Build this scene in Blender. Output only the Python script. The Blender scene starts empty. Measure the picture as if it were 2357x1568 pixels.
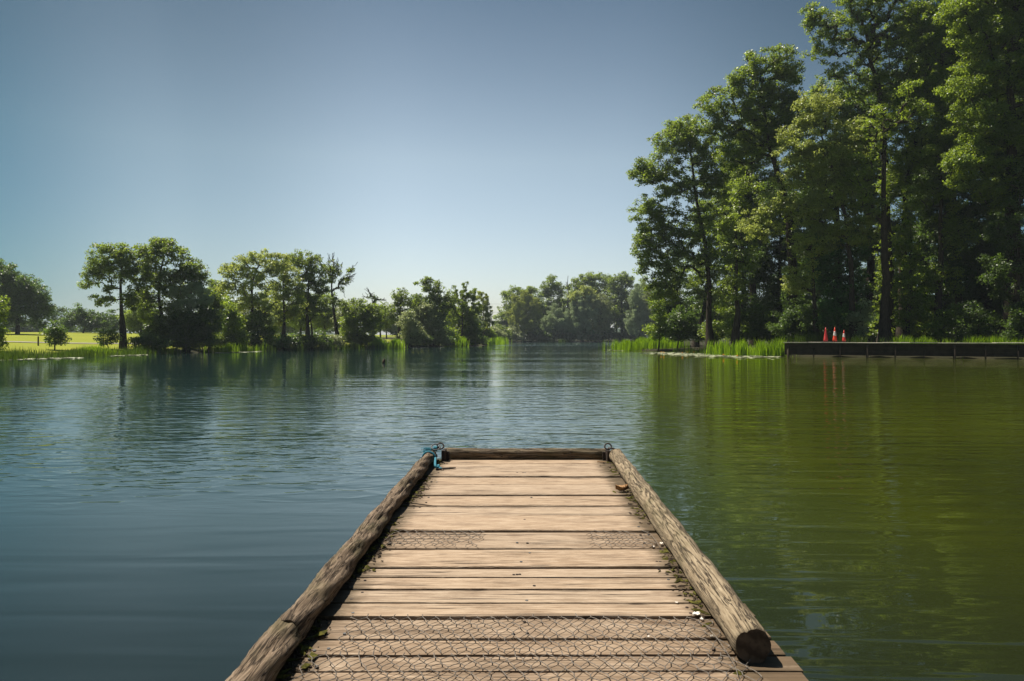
import bpy, bmesh, math, random
import numpy as np
from mathutils import Vector

# ------------------------------------------------------------------ camera, light, exposure
sc = bpy.context.scene
F = 2357 * 24 / 36.0          # focal length in units of a 2357 px wide picture
CU, HV, CH = 1178.5, 778.0, 1.30   # centre column, horizon row, eye height above the water
cam = bpy.data.cameras.new('camera'); cam.lens = 24; cam.sensor_width = 36
cam.clip_end = 6000; cam.clip_start = 0.05
co = bpy.data.objects.new('camera', cam); sc.collection.objects.link(co)
co.location = (0, 0, CH); co.rotation_euler = (math.radians(90) - math.atan(6 / F), 0, 0)
sc.camera = co
SUN_EL, SUN_AZ = math.radians(61), math.radians(-56)
w = bpy.data.worlds.new('World'); sc.world = w; w.use_nodes = True
nt = w.node_tree; nt.nodes.clear()
sky = nt.nodes.new('ShaderNodeTexSky'); sky.sky_type = 'NISHITA'; sky.sun_disc = False
sky.sun_elevation = SUN_EL; sky.sun_rotation = SUN_AZ
sky.altitude = 0; sky.air_density = 1.0; sky.dust_density = 1.0; sky.ozone_density = 1.0
bg = nt.nodes.new('ShaderNodeBackground'); bg.inputs[1].default_value = 0.088
wo = nt.nodes.new('ShaderNodeOutputWorld')
# clear air: deeper blue overhead and away from the bright part of the horizon
def wn(t, **kw):
    n = nt.nodes.new('ShaderNode' + t)
    for k, v in kw.items(): setattr(n, k, v)
    return n
tcw = wn('TexCoord'); sx = wn('SeparateXYZ'); nt.links.new(tcw.outputs['Generated'], sx.inputs[0])
rv = wn('ValToRGB'); nt.links.new(sx.outputs[2], rv.inputs[0])
STOPS = [(0.0, (1.0, .98, 1.0)), (.12, (1.02, .95, .87)), (.25, (.98, .90, .75)), (.36, (.66, .65, .56)), (.47, (.38, .43, .40)), (.65, (.26, .35, .35)), (1, (.30, .38, .40))]
while len(rv.color_ramp.elements) < len(STOPS): rv.color_ramp.elements.new(.5)
for e, (p, c) in zip(rv.color_ramp.elements, STOPS): e.position = p; e.color = (*c, 1)
ab = wn('Math', operation='ABSOLUTE'); nt.links.new(sx.outputs[0], ab.inputs[0])
rh = wn('ValToRGB'); nt.links.new(ab.outputs[0], rh.inputs[0])
rh.color_ramp.interpolation = 'EASE'
STOPS = [(.13, (1, 1, 1)), (.42, (.55, .63, .66)), (.64, (.15, .31, .38))]
rh.color_ramp.elements.new(.5)
for e, (p, c) in zip(rh.color_ramp.elements, STOPS): e.position = p; e.color = (*c, 1)
m1 = wn('Mix', data_type='RGBA', blend_type='MULTIPLY'); m1.inputs[0].default_value = 1
nt.links.new(sky.outputs[0], m1.inputs[6]); nt.links.new(rv.outputs[0], m1.inputs[7])
m2 = wn('Mix', data_type='RGBA', blend_type='MULTIPLY'); m2.inputs[0].default_value = 1
nt.links.new(m1.outputs[2], m2.inputs[6]); nt.links.new(rh.outputs[0], m2.inputs[7])
nt.links.new(m2.outputs[2], bg.inputs[0]); nt.links.new(bg.outputs[0], wo.inputs[0])
sl = bpy.data.lights.new('sun', 'SUN'); sl.energy = 5.0; sl.angle = math.radians(0.5); sl.color = (1, .93, .82)
so = bpy.data.objects.new('sun', sl); sc.collection.objects.link(so)
sd = Vector((math.sin(SUN_AZ) * math.cos(SUN_EL), math.cos(SUN_AZ) * math.cos(SUN_EL), math.sin(SUN_EL)))
so.rotation_euler = sd.to_track_quat('Z', 'Y').to_euler()
vs = sc.view_settings; vs.view_transform = 'Standard'; vs.look = 'None'; vs.exposure = 0.75; vs.gamma = 1
cy = sc.cycles; cy.use_denoising = True
cy.max_bounces = 6; cy.diffuse_bounces = 3; cy.glossy_bounces = 3; cy.transmission_bounces = 4; cy.volume_bounces = 0
cy.caustics_reflective = False; cy.caustics_refractive = False

# ------------------------------------------------------------------ helpers
C = sc.collection
rng = np.random.default_rng(7)
def at(u, v, D): return np.array((D * (u - CU) / F, D, CH + D * (HV - v) / F))
def wd(v): return CH * F / (v - HV)                 # distance of a water point seen at row v
def wat(u, v): D = wd(v); return (D * (u - CU) / F, D)
def tag(o, label=None, cat=None, group=None, kind=None):
    if label: o['label'] = label
    if cat: o['category'] = cat
    if group: o['group'] = group
    if kind: o['kind'] = kind
    return o
def empty(name, loc, label, cat, group=None):
    o = bpy.data.objects.new(name, None); C.objects.link(o); o.location = tuple(float(a) for a in loc)
    o.empty_display_size = .2
    return tag(o, label, cat, group)
def mesh(name, V, Fc, mat=None, parent=None, smooth=False, fattr=None, offset=None):
    """V (n,3), Fc list of faces or (m,k) array"""
    V = np.asarray(V, dtype=np.float32)
    if offset is not None: V = V - np.asarray(offset, dtype=np.float32)
    me = bpy.data.meshes.new(name)
    if isinstance(Fc, np.ndarray):
        m, k = Fc.shape
        me.vertices.add(len(V)); me.vertices.foreach_set('co', V.ravel())
        me.loops.add(m * k); me.loops.foreach_set('vertex_index', Fc.astype(np.int32).ravel())
        me.polygons.add(m); me.polygons.foreach_set('loop_start', np.arange(0, m * k, k, dtype=np.int32))
        me.update(calc_edges=True)
    else:
        me.from_pydata([tuple(map(float, v)) for v in V], [], [tuple(map(int, f)) for f in Fc]); me.update()
    if fattr is not None:
        for nm, (dom, arr) in fattr.items():
            a = me.attributes.new(nm, 'FLOAT', dom); a.data.foreach_set('value', np.asarray(arr, dtype=np.float32))
    if smooth: me.polygons.foreach_set('use_smooth', np.ones(len(me.polygons), dtype=bool))
    if mat: me.materials.append(mat)
    o = bpy.data.objects.new(name, me); C.objects.link(o)
    if parent is not None: o.parent = parent
    return o
class MB:
    def __init__(s): s.v = []; s.f = []; s.n = 0
    def add(s, V, Fc):
        V = np.asarray(V, float); s.v.append(V); s.f += [tuple(i + s.n for i in f) for f in Fc]; s.n += len(V)
    def tube(s, pts, rad, sides=8, caps=True, noise=0, seed=0):
        pts = np.asarray(pts, float); n = len(pts)
        rad = np.broadcast_to(np.asarray(rad, float), (n,))
        T = np.gradient(pts, axis=0); T /= np.linalg.norm(T, axis=1)[:, None] + 1e-9
        ref = np.array((0, 0, 1.)) if abs(T[0][2]) < .9 else np.array((1., 0, 0))
        a = np.cross(T, ref); a /= np.linalg.norm(a, axis=1)[:, None] + 1e-9; b = np.cross(a, T)
        th = np.arange(sides) * 2 * math.pi / sides
        V = pts[:, None] + rad[:, None, None] * (a[:, None] * np.cos(th)[None, :, None] + b[:, None] * np.sin(th)[None, :, None])
        V = V.reshape(-1, 3)
        fs = [(i * sides + j, i * sides + (j + 1) % sides, (i + 1) * sides + (j + 1) % sides, (i + 1) * sides + j) for i in range(n - 1) for j in range(sides)]
        if caps: fs += [tuple(range(sides))[::-1], tuple((n - 1) * sides + j for j in range(sides))]
        s.add(V, fs)
    def box(s, c, d, rz=0, rx=0):
        c = np.asarray(c, float); d = np.asarray(d, float) / 2
        V = np.array([(x, y, z) for x in (-1, 1) for y in (-1, 1) for z in (-1, 1)], float) * d
        if rx: cx, sx = math.cos(rx), math.sin(rx); V = V @ np.array(((1, 0, 0), (0, cx, sx), (0, -sx, cx)))
        if rz: cz, sz = math.cos(rz), math.sin(rz); V = V @ np.array(((cz, sz, 0), (-sz, cz, 0), (0, 0, 1)))
        s.add(V + c, [(0, 1, 3, 2), (4, 6, 7, 5), (0, 4, 5, 1), (2, 3, 7, 6), (0, 2, 6, 4), (1, 5, 7, 3)])
    def build(s, name, mat, parent=None, smooth=False, offset=None, bevel=0):
        o = mesh(name, np.concatenate(s.v), s.f, mat, parent, smooth, offset=offset)
        if bevel:
            m = o.modifiers.new('bevel', 'BEVEL'); m.width = bevel; m.segments = 2; m.limit_method = 'ANGLE'
        return o

# ------------------------------------------------------------------ materials
class N:
    def __init__(s, name):
        s.m = bpy.data.materials.new(name); s.m.use_nodes = True; s.t = s.m.node_tree; s.t.nodes.clear()
        s.out = s.t.nodes.new('ShaderNodeOutputMaterial')
    def n(s, typ, ins=None, **kw):
        nd = s.t.nodes.new('ShaderNode' + typ)
        for k, v in kw.items(): setattr(nd, k, v)
        for k, v in (ins or {}).items():
            if isinstance(v, bpy.types.NodeSocket): s.t.links.new(v, nd.inputs[k])
            else: nd.inputs[k].default_value = v
        return nd
    def math(s, op, a, b=0.0, c=0.0, clamp=False):
        nd = s.n('Math', {0: a, 1: b, 2: c}, operation=op); nd.use_clamp = clamp; return nd.outputs[0]
    def mix(s, f, a, b, typ='MIX'):
        nd = s.n('Mix', data_type='RGBA', blend_type=typ)
        for i, v in ((0, f), (6, a), (7, b)):
            if isinstance(v, bpy.types.NodeSocket): s.t.links.new(v, nd.inputs[i])
            else: nd.inputs[i].default_value = v
        return nd.outputs[2]
    def ramp(s, f, stops):
        nd = s.n('ValToRGB', {0: f}); el = nd.color_ramp.elements
        while len(el) < len(stops): el.new(.5)
        for e, (p, c) in zip(el, stops): e.position = p; e.color = c if len(c) == 4 else (*c, 1)
        return nd.outputs[0]
    def coords(s, scale=(1, 1, 1), loc=(0, 0, 0)):
        tc = s.n('TexCoord'); return s.n('Mapping', {0: tc.outputs['Object'], 1: loc, 3: scale}).outputs[0]
    def noise(s, vec, scale, detail=4, rough=.55, dist=0):
        return s.n('TexNoise', {'Vector': vec, 'Scale': scale, 'Detail': detail, 'Roughness': rough, 'Distortion': dist}).outputs[0]
    def attr(s, nm): return s.n('Attribute', attribute_name=nm).outputs['Fac']
    def surf(s, sh): s.t.links.new(sh, s.out.inputs[0]); return s.m
    def pbr(s, col, rough=.7, spec=.3, normal=None, metal=0):
        ins = {'Base Color': col, 'Roughness': rough, 'Specular IOR Level': spec, 'Metallic': metal}
        if normal is not None: ins['Normal'] = normal
        return s.n('BsdfPrincipled', ins).outputs[0]
    def bump(s, h, strength=.5, dist=.01):
        return s.n('Bump', {'Height': h, 'Strength': strength, 'Distance': dist}).outputs[0]
def rgb(*c): return (*c, 1)

def leaf_mat(name, dark, light, trans, tmix=.42, rough=.42, spec=.45):
    m = N(name); t = m.attr('tint')
    col = m.ramp(t, [(0, dark), (.55, tuple((a + b) / 2 for a, b in zip(dark, light))), (1, light)])
    p = m.pbr(col, rough, spec)
    tc = m.mix(t, rgb(*[c * .6 for c in trans]), rgb(*trans))
    tr = m.n('BsdfTranslucent', {0: tc}).outputs[0]
    return m.surf(m.n('MixShader', {0: tmix, 1: p, 2: tr}).outputs[0])
LEAF = {
 'oak':    leaf_mat('oak_leaves',    (.048,.082,.018), (.175,.235,.040), (.44,.58,.055), .45),
 'dark':   leaf_mat('dark_leaves',   (.035,.060,.018), (.095,.145,.030), (.22,.36,.04), .4),
 'yellow': leaf_mat('yellow_green_leaves', (.14,.19,.035), (.36,.42,.10), (.66,.74,.14), .45),
 'fresh':  leaf_mat('fresh_leaves',  (.075,.125,.020), (.190,.260,.036), (.50,.66,.05), .45),
 'willow': leaf_mat('willow_leaves', (.15,.19,.085), (.34,.38,.18), (.55,.62,.24), .42),
 'grey':   leaf_mat('grey_green_leaves', (.17,.23,.12), (.40,.47,.27), (.52,.64,.30), .42),
 'emerald':leaf_mat('emerald_leaves', (.030,.070,.022), (.085,.165,.045), (.18,.42,.07), .42),
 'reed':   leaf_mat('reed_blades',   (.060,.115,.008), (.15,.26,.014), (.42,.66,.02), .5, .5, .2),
 'shaded_reed':  leaf_mat('shaded_reed_blades', (.020,.040,.007), (.060,.100,.012), (.13,.22,.015), .4, .5, .2),  # darker copy of the reed, shade put into the blade colour
}
def bark_mat():
    m = N('bark'); v = m.coords((6, 6, 1.2)); n = m.noise(v, 3, 6, .65)
    col = m.ramp(n, [(.3, (.018, .014, .010)), (.7, (.075, .060, .044))])
    return m.surf(m.pbr(col, .9, .1, m.bump(n, .8, .03)))
BARK = bark_mat()
def pale_bark():
    m = N('dead_wood'); n = m.noise(m.coords((5, 5, 1)), 3, 5)
    return m.surf(m.pbr(m.ramp(n, [(.3, (.04, .035, .028)), (.7, (.16, .14, .115))]), .9, .1))
DEADW = pale_bark()

# ------------------------------------------------------------------ lake outline and ground
SH = [(-62, -12), (-70, 12), (-55, 30)] + [wat(u, v) for u, v in ((0, 829), (150, 822), (330, 816), (500, 811), (640, 806.5), (800, 803), (900, 801), (1030, 798), (1120, 795.5), (1152, 791), (1163, 788.2), (1250, 787.8), (1350, 787.8), (1460, 787.8))]
SH += [(33, 150), (17, 96), (11.6, 74), wat(1442, 807.5), wat(1500, 809), wat(1545, 809.5), wat(1600, 813), wat(1700, 817), wat(1800, 820), (22, 46.8), (34, 40.6), (46, 35), (60, 30), (66, 8), (50, -9), (10, -7), (-30, -9)]
SH = np.array(SH)
def sdist(x, y):
    """distance to the shore, positive on land"""
    x = np.asarray(x, float); y = np.asarray(y, float); sh = x.shape; x = x.ravel(); y = y.ravel()
    d = np.full(x.shape, 1e9); ins = np.zeros(x.shape, bool)
    for (ax, ay), (bx, by) in zip(SH, np.roll(SH, -1, 0)):
        ex, ey = bx - ax, by - ay
        t = np.clip(((x - ax) * ex + (y - ay) * ey) / (ex * ex + ey * ey), 0, 1)
        d = np.minimum(d, np.hypot(x - ax - t * ex, y - ay - t * ey))
        c = (ay > y) != (by > y)
        with np.errstate(divide='ignore', invalid='ignore'):
            xi = ax + (y - ay) / (ey if ey else 1e-9) * ex
        ins ^= c & (x < xi)
    return np.where(ins, -d, d).reshape(sh)
def ground_z(x, y):
    d = sdist(x, y); x = np.asarray(x, float); y = np.asarray(y, float)
    z = np.where(d < 0, np.maximum(-1.6, d * .35) - .12, -.12 + .45 * (1 - np.exp(-np.maximum(d, 0) / 1.1)))
    left = 1 / (1 + np.exp((x - .02 * y) / 6))
    z = z + np.where(d > 0, left * 2.6 * (1 - np.exp(-np.clip(d - 3, 0, 900) / 55)), 0)
    right = 1 / (1 + np.exp(-(x - 15) / 3)) * np.clip(1 - (y - 52) / 14, 0, 1)
    z = z + np.where(d > 0, right * .62 * (1 - np.exp(-np.maximum(d, 0) / .8)), 0)
    z = z + np.where(d > 2, .05 * np.sin(x * .31 + y * .17) + .04 * np.sin(x * .11 - y * .23), 0)
    return z
def gz(x, y): return float(ground_z(np.array([x]), np.array([y]))[0])
def axis(lo, hi, st, far):
    a = list(np.arange(lo, hi + .01, st)); g = st
    l, r = [lo], [hi]
    while r[-1] < far: g *= 1.35; r.append(r[-1] + g); l.append(l[-1] - g)
    return np.array(l[:0:-1] + a + r[1:])
gx, gy = axis(-95, 80, 1.1, 1700), axis(-20, 240, 1.1, 1700)
X, Y = np.meshgrid(gx, gy); Z = ground_z(X, Y)
nx, ny = len(gx), len(gy)
idx = np.arange(nx * ny).reshape(ny, nx)
Q = np.stack([idx[:-1, :-1], idx[:-1, 1:], idx[1:, 1:], idx[1:, :-1]], -1).reshape(-1, 4)
def ground_mat():
    m = N('meadow_grass'); v = m.coords()
    big = m.noise(v, .06, 3); mid = m.noise(v, .9, 5, .65); fine = m.noise(v, 9, 3, .7)
    c = m.mix(big, rgb(.17, .215, .014), rgb(.31, .295, .022))
    c = m.mix(m.math('MULTIPLY', mid, .55), c, rgb(.10, .145, .015))
    c = m.mix(m.math('MULTIPLY', fine, .4), c, rgb(.24, .25, .04))
    mud = m.n('MapRange', {0: m.attr('shore'), 1: 1.4, 2: 4.0, 3: 1, 4: 0}).outputs[0]
    c = m.mix(mud, c, rgb(.035, .035, .018))
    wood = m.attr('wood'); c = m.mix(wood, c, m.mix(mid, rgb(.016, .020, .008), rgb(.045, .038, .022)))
    return m.surf(m.pbr(c, .95, .1, m.bump(fine, .6, .08)))
S = sdist(X, Y)
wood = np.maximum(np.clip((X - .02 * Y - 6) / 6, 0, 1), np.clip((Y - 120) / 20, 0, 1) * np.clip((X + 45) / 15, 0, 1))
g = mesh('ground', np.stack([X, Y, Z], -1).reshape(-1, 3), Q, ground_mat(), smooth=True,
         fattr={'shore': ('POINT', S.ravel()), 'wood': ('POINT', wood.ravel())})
tag(g, 'sunlit meadow and wooded banks around the lake', 'ground', kind='structure')

# water: one sheet with vertex data for how windy, how green and how darkened it is
wx, wy = np.arange(-100, 76, 1.0), np.arange(-16, 246, 1.0)
X, Y = np.meshgrid(wx, wy); S = -sdist(X, Y)
def sstep(a, b, x): t = np.clip((x - a) / (b - a), 0, 1); return t * t * (3 - 2 * t)
ang = X / np.maximum(Y, 1.0)
sheltered = sstep(.16, .30, ang) * sstep(90, 60, Y)
calm_l = sstep(21, 29, Y + ang * -6) * sstep(-.06, -.20, ang)
near = sstep(7.5, 4.0, Y)
wind = np.clip(1 - .80 * sheltered - .75 * calm_l - .45 * near, 0, 1) * np.clip(.35 + S / 6, .25, 1) + 3.5 * sstep(95, 125, Y)
greenness = sstep(-1.2, 2.6, X - .10 * np.maximum(Y, 0)) * sstep(90, 60, Y)  # green side set along the trees' reflection
idx = np.arange(X.size).reshape(X.shape)
Q = np.stack([idx[:-1, :-1], idx[:-1, 1:], idx[1:, 1:], idx[1:, :-1]], -1).reshape(-1, 4)
def water_mat():
    m = N('lake_water'); wnd = m.attr('wind'); grn = m.attr('greenness'); nr = m.attr('near')
    v1 = m.coords((.65, 1.0, 1)); v2 = m.coords((.75, 1.0, 1), (13, 7, 0)); v3 = m.coords((.16, 1.0, 1), (3, 4, 0))
    ripple = m.noise(v1, 9.0, 2, .5, .35); chop = m.noise(v2, 3.1, 2, .45, .4); swell = m.noise(v3, 2.6, 2, .45, .5)
    ring = m.noise(m.coords((.20, 1, 1), (1, 9, 0)), 4.0, 2, .4, .45)
    patch = m.n('MapRange', {0: m.noise(m.coords((.06, 1, 1)), .11, 3, .55), 1: .45, 2: .53, 3: .10, 4: 3.0}).outputs[0]
    amp = m.math('MULTIPLY', wnd, m.math('MAXIMUM', patch, m.attr('mid')))
    rc_ = m.math('POWER', ripple, 1.6)
    crest = m.math('POWER', m.noise(m.coords((.42, 1, 1), (5, 2, 0)), 4.8, 2, .5, .5), 2.2)
    h = m.math('MULTIPLY', rc_, .0018); h = m.math('ADD', h, m.math('MULTIPLY', chop, .0062))
    h = m.math('MULTIPLY', h, amp)
    h = m.math('ADD', h, m.math('MULTIPLY', swell, .0075))
    h = m.math('ADD', h, m.math('MULTIPLY', m.math('MULTIPLY', ring, .0260), grn))
    h = m.math('ADD', h, m.math('MULTIPLY', m.math('MULTIPLY', crest, .017), m.attr('band')))
    b = m.n('Bump', {'Height': h, 'Strength': 1.0, 'Distance': 1.0}).outputs[0]
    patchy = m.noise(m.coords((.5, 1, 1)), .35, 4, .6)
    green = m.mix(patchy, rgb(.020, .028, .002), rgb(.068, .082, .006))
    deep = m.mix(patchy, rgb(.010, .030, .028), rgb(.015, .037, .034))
    col = m.mix(grn, deep, green)  # tree and sky reflection split put into the body colour
    col = m.mix(nr, col, rgb(.006, .008, .006))  # vignette darkening put into the water colour, near camera and lower right
    p = m.n('BsdfPrincipled', {'Base Color': col, 'Roughness': .02, 'IOR': 1.48, 'Specular IOR Level': .7, 'Normal': b})
    return m.surf(p.outputs[0])
WZ = np.zeros_like(X)
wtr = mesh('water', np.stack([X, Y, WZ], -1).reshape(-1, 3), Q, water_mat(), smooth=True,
           fattr={'wind': ('POINT', wind.ravel()), 'greenness': ('POINT', greenness.ravel()), 'near': ('POINT', np.maximum(.85 * sstep(6.5, 1.5, Y + np.abs(X) * -.15), .75 * sstep(11, 3.5, Y) * sstep(1.5, 5, X)).ravel()), 'band': ('POINT', (sstep(4.6, 6.5, Y) * sstep(24, 14, Y) * (.30 + .70 * sstep(14, 8, Y)) * (1 - .4 * greenness)).ravel()), 'mid': ('POINT', (sstep(5, 8, Y) * sstep(28, 20, Y) + sstep(95, 115, Y)).ravel())})
tag(wtr, 'rippled lake water, blue to the left and green to the right', 'water', kind='structure')

# distant low wooded ridge
def ridge():
    n = 160; xs = np.linspace(-1500, 1500, n); V = []; fs = []
    for i, x in enumerate(xs):
        h = 13 + 5 * math.sin(x * .006) + 3 * math.sin(x * .021 + 1) + rng.normal(0, .9)
        for j, (dy, k) in enumerate(((0, 0), (15, .8), (60, 1), (200, 0))): V.append((x, 760 + dy + rng.normal(0, 3), -2 + h * k))
    for i in range(n - 1):
        for j in range(3): a = i * 4 + j; fs.append((a, a + 4, a + 5, a + 1))
    m = N('far_woodland'); nn = m.noise(m.coords(), .08, 5, .7)
    mt = m.surf(m.pbr(m.ramp(nn, [(.3, (.02, .035, .018)), (.7, (.06, .085, .04))]), .95, .05))
    tag(mesh('hills', V, fs, mt, smooth=True), 'low blue-green wooded ridge far beyond the lake', 'hills', kind='structure')
ridge()

# gravel path crossing the meadow
def path():
    pts = [(-80, 41), (-60, 50), (-45, 60), (-36, 72), (-30, 90), (-20, 104), (-12, 112)]
    P = []
    for (a, b) in zip(pts, pts[1:]):
        for t in np.linspace(0, 1, 14, endpoint=False): P.append(np.array(a) * (1 - t) + np.array(b) * t)
    P = np.array(P); k = np.ones(9) / 9
    P = np.stack([np.convolve(np.pad(P[:, i], 4, 'edge'), k, 'valid') for i in (0, 1)], 1)
    T = np.gradient(P, axis=0); T /= np.linalg.norm(T, axis=1)[:, None]; Nn = np.stack([-T[:, 1], T[:, 0]], 1)
    V = []; W = 5
    for i in range(len(P)):
        for j in range(W):
            q = P[i] + Nn[i] * (j / (W - 1) - .5) * 2.4; V.append((q[0], q[1], gz(*q) + .05))
    fs = [(i * W + j, i * W + j + 1, (i + 1) * W + j + 1, (i + 1) * W + j) for i in range(len(P) - 1) for j in range(W - 1)]
    m = N('path_gravel'); nn = m.noise(m.coords(), 4, 4, .7)
    mt = m.surf(m.pbr(m.ramp(nn, [(.3, (.20, .18, .15)), (.7, (.36, .33, .29))]), .95, .1))
    tag(mesh('path', V, fs, mt, smooth=True), 'pale gravel path along the left meadow', 'path', kind='structure')
path()

# ------------------------------------------------------------------ trees
def leaves(cent, rad, per, L, style='broad', shape=(1, 1, .62), tint0=.5, centre=None):
    n = len(cent); per = np.maximum(3, (per * rng.uniform(.6, 1.4, n))).astype(int)
    ci = np.repeat(np.arange(n), per); K = len(ci)
    d = rng.normal(0, 1, (K, 3)); d /= np.linalg.norm(d, axis=1)[:, None]
    r = rng.uniform(0, 1, K) ** .5
    off = d * r[:, None] * np.array(shape) * rad[ci][:, None]
    if style == 'weep':
        off[:, 2] = -np.abs(off[:, 2]) * rng.uniform(.3, 2.6, K) + rad[ci] * .4
        off[:, :2] *= .62
    pos = cent[ci] + off
    up = d * .55 + rng.normal(0, .75, (K, 3)); up[:, 2] = np.abs(up[:, 2]) * .8 + .35
    nrm = up / np.linalg.norm(up, axis=1)[:, None]
    ref = rng.normal(0, 1, (K, 3))
    if style == 'weep': ref = ref * .35 + np.array((0, 0, -1.)); nrm[:, 2] *= .3; nrm /= np.linalg.norm(nrm, axis=1)[:, None]
    a = ref - nrm * (ref * nrm).sum(1)[:, None]; a /= np.linalg.norm(a, axis=1)[:, None] + 1e-9
    b = np.cross(nrm, a)
    Ls = L * rng.uniform(.6, 1.35, K); Wd = Ls * (.28 if style == 'weep' else .62)
    ba = pos - a * (Ls / 2)[:, None]; tip = pos + a * (Ls / 2)[:, None] - nrm * (Ls * .18)[:, None]
    V = np.stack([ba, pos + b * (Wd / 2)[:, None], tip, pos - b * (Wd / 2)[:, None]], 1).reshape(-1, 3)
    Fc = np.arange(K * 4).reshape(K, 4)
    tint = np.clip(tint0 + rng.normal(0, .22, n)[ci] + rng.normal(0, .2, K), 0, 1)
    return V, Fc, tint

def tree(name, label, cat, kind, D, base_u, lobes, trunk=None, tr=.0, layers=3.0, group=None, style='broad',
         bare=0, leafk=1.0, base_D=None, dense=1.0, depth=1.0, bark=None, ivy=0, tint=.5, clump=1.0):
    """lobes: (u, v, ru, rv) ellipses of the crown as seen, at distance D; trunk: points (u, v)"""
    bark = bark or BARK
    while sdist(np.array([(base_u - CU) / F * D]), np.array([D]))[0] < .7 and D < 260: D += .5
    s = D / F
    layers = layers * 1.7
    bx = at(base_u, HV, D)[0]; bz = gz(bx, D)
    base = np.array((bx, D, bz))
    cr = (.30 + .0042 * D) * clump
    L = (.050 + .0019 * D) * leafk
    cs, rs = [], []
    for lb in lobes:
        u, v, ru, rv = lb[:4]; dd = lb[4] if len(lb) > 4 else 0
        c = at(u, v, D); c[1] += dd
        rx, rz_ = ru * s, rv * s; ry = max(min(rx, rz_) * .9, .5 * (rx + rz_) * .75) * depth
        A = math.pi * rx * rz_
        n = max(3, int(layers * A / (math.pi * cr * cr * .8)))
        d = rng.normal(0, 1, (n, 3)); d /= np.linalg.norm(d, axis=1)[:, None]
        r = rng.uniform(0, 1, n) ** .42 * rng.uniform(.86, 1.08, n)
        p = c + d * r[:, None] * np.array((rx, ry, rz_))
        cs.append(p)
    cs = np.concatenate(cs)
    cs = cs[cs[:, 2] > bz + .25]
    rad = cr * rng.uniform(.55, 1.35, len(cs))
    # skeleton
    top = cs[:, 2].max()
    if trunk: tp = [base] + [at(u, v, D) for u, v in trunk]
    else:
        m_ = cs.mean(0); tp = [base, base * .55 + m_ * .45 + np.array((0, 0, -.1)), np.array((m_[0], m_[1], m_[2] * .4 + top * .6))]
    nodes = [base - np.array((0, 0, .3))]; par = [-1]
    for a, b in zip(tp, tp[1:]):
        k = max(2, int(np.linalg.norm(b - a) / .8))
        for t in np.linspace(0, 1, k + 1)[1:]:
            q = a * (1 - t) + b * t + rng.normal(0, .05 + .0006 * D, 3) * (1, 1, 0); par.append(len(nodes) - 1); nodes.append(q)
    ntr = len(nodes)
    order = np.argsort([min(np.linalg.norm(c - nd) for nd in nodes[max(1, ntr // 3):]) for c in cs])
    cap = len(cs) * 3 + ntr + 10
    NP = np.zeros((cap, 3)); NP[:ntr] = nodes; par = list(par); cnt = ntr
    load = []
    lo = max(1, ntr // 5)
    for ci in order:
        p = cs[ci]
        dv = NP[lo:cnt] - p; cost = np.linalg.norm(dv, axis=1) + np.maximum(0, dv[:, 2]) * .9
        j = lo + int(cost.argmin()); q = NP[j]; dist = np.linalg.norm(p - q)
        prev = j
        if dist > cr * 1.5 and cnt < cap - 4:
            mid = (p + q) / 2 + rng.normal(0, dist * .09, 3); mid[2] += dist * .07
            NP[cnt] = mid; par.append(prev); prev = cnt; cnt += 1
        NP[cnt] = p; par.append(prev); load.append(cnt); cnt += 1
    bare_tips = []
    c0_ = cnt
    for _ in range(int(bare)):
        j = int(rng.integers(ntr, c0_)); d = NP[j] - cs.mean(0); d /= np.linalg.norm(d) + 1e-6
        q = NP[j]; prev = j
        if cnt + 4 > cap: NP = np.vstack([NP, np.zeros((cap, 3))]); cap *= 2
        for k in range(3):
            q = q + (d + rng.normal(0, .45, 3) + np.array((0, 0, .25))) * cr * .55
            NP[cnt] = q; par.append(prev); prev = cnt; cnt += 1
    NP = NP[:cnt]; w_ = np.zeros(cnt)
    ch = np.zeros(cnt, int)
    for i in range(1, cnt): ch[par[i]] += 1
    for i in range(cnt - 1, 0, -1):
        if w_[i] == 0: w_[i] = 1
        w_[par[i]] += w_[i]
    tr = (tr or (top - bz) * .022) * .85
    R = tr * (w_ / w_[1]) ** .60
    # flare at base, minimum twig
    R = np.maximum(R, .006 + .00022 * D)
    R[0] *= 1.5; R[1] *= 1.2
    sides = 6
    tt_ = np.linspace(0, 1, ntr); R[:ntr] = np.maximum(R[:ntr] * .0 + tr * (1 - .78 * tt_ ** .9), .02)
    R[0] = tr * 1.7; R[1] = tr * 1.3; R[2] = max(R[2], tr * 1.08)
    i = np.arange(ntr, cnt); pi_ = np.array(par[ntr:]); A_, B_ = NP[pi_], NP[i]
    T = B_ - A_; T /= np.linalg.norm(T, axis=1)[:, None] + 1e-9
    ref = np.where(np.abs(T[:, 2:3]) < .9, np.array((0, 0, 1.)), np.array((1., 0, 0)))
    a = np.cross(T, ref); a /= np.linalg.norm(a, axis=1)[:, None] + 1e-9; b = np.cross(T, a)
    th = np.arange(sides) * 2 * math.pi / sides
    ring = a[:, None] * np.cos(th)[None, :, None] + b[:, None] * np.sin(th)[None, :, None]
    ra = np.minimum(R[pi_], R[i] * 1.5 + .01); 
    V = np.concatenate([A_[:, None] + ring * ra[:, None, None], B_[:, None] + ring * R[i][:, None, None]], 1).reshape(-1, 3)
    k = np.arange(len(i))[:, None] * (2 * sides); j = np.arange(sides)[None]
    Q = np.stack([k + j, k + (j + 1) % sides, k + sides + (j + 1) % sides, k + sides + j], -1).reshape(-1, 4)
    mb = MB(); tp_ = NP[:ntr]; kk = np.array((.25, .5, .25)); sm = tp_.copy(); sm[1:-1] = tp_[:-2] * .25 + tp_[1:-1] * .5 + tp_[2:] * .25
    mb.tube(sm, R[:ntr], 12)
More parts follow.
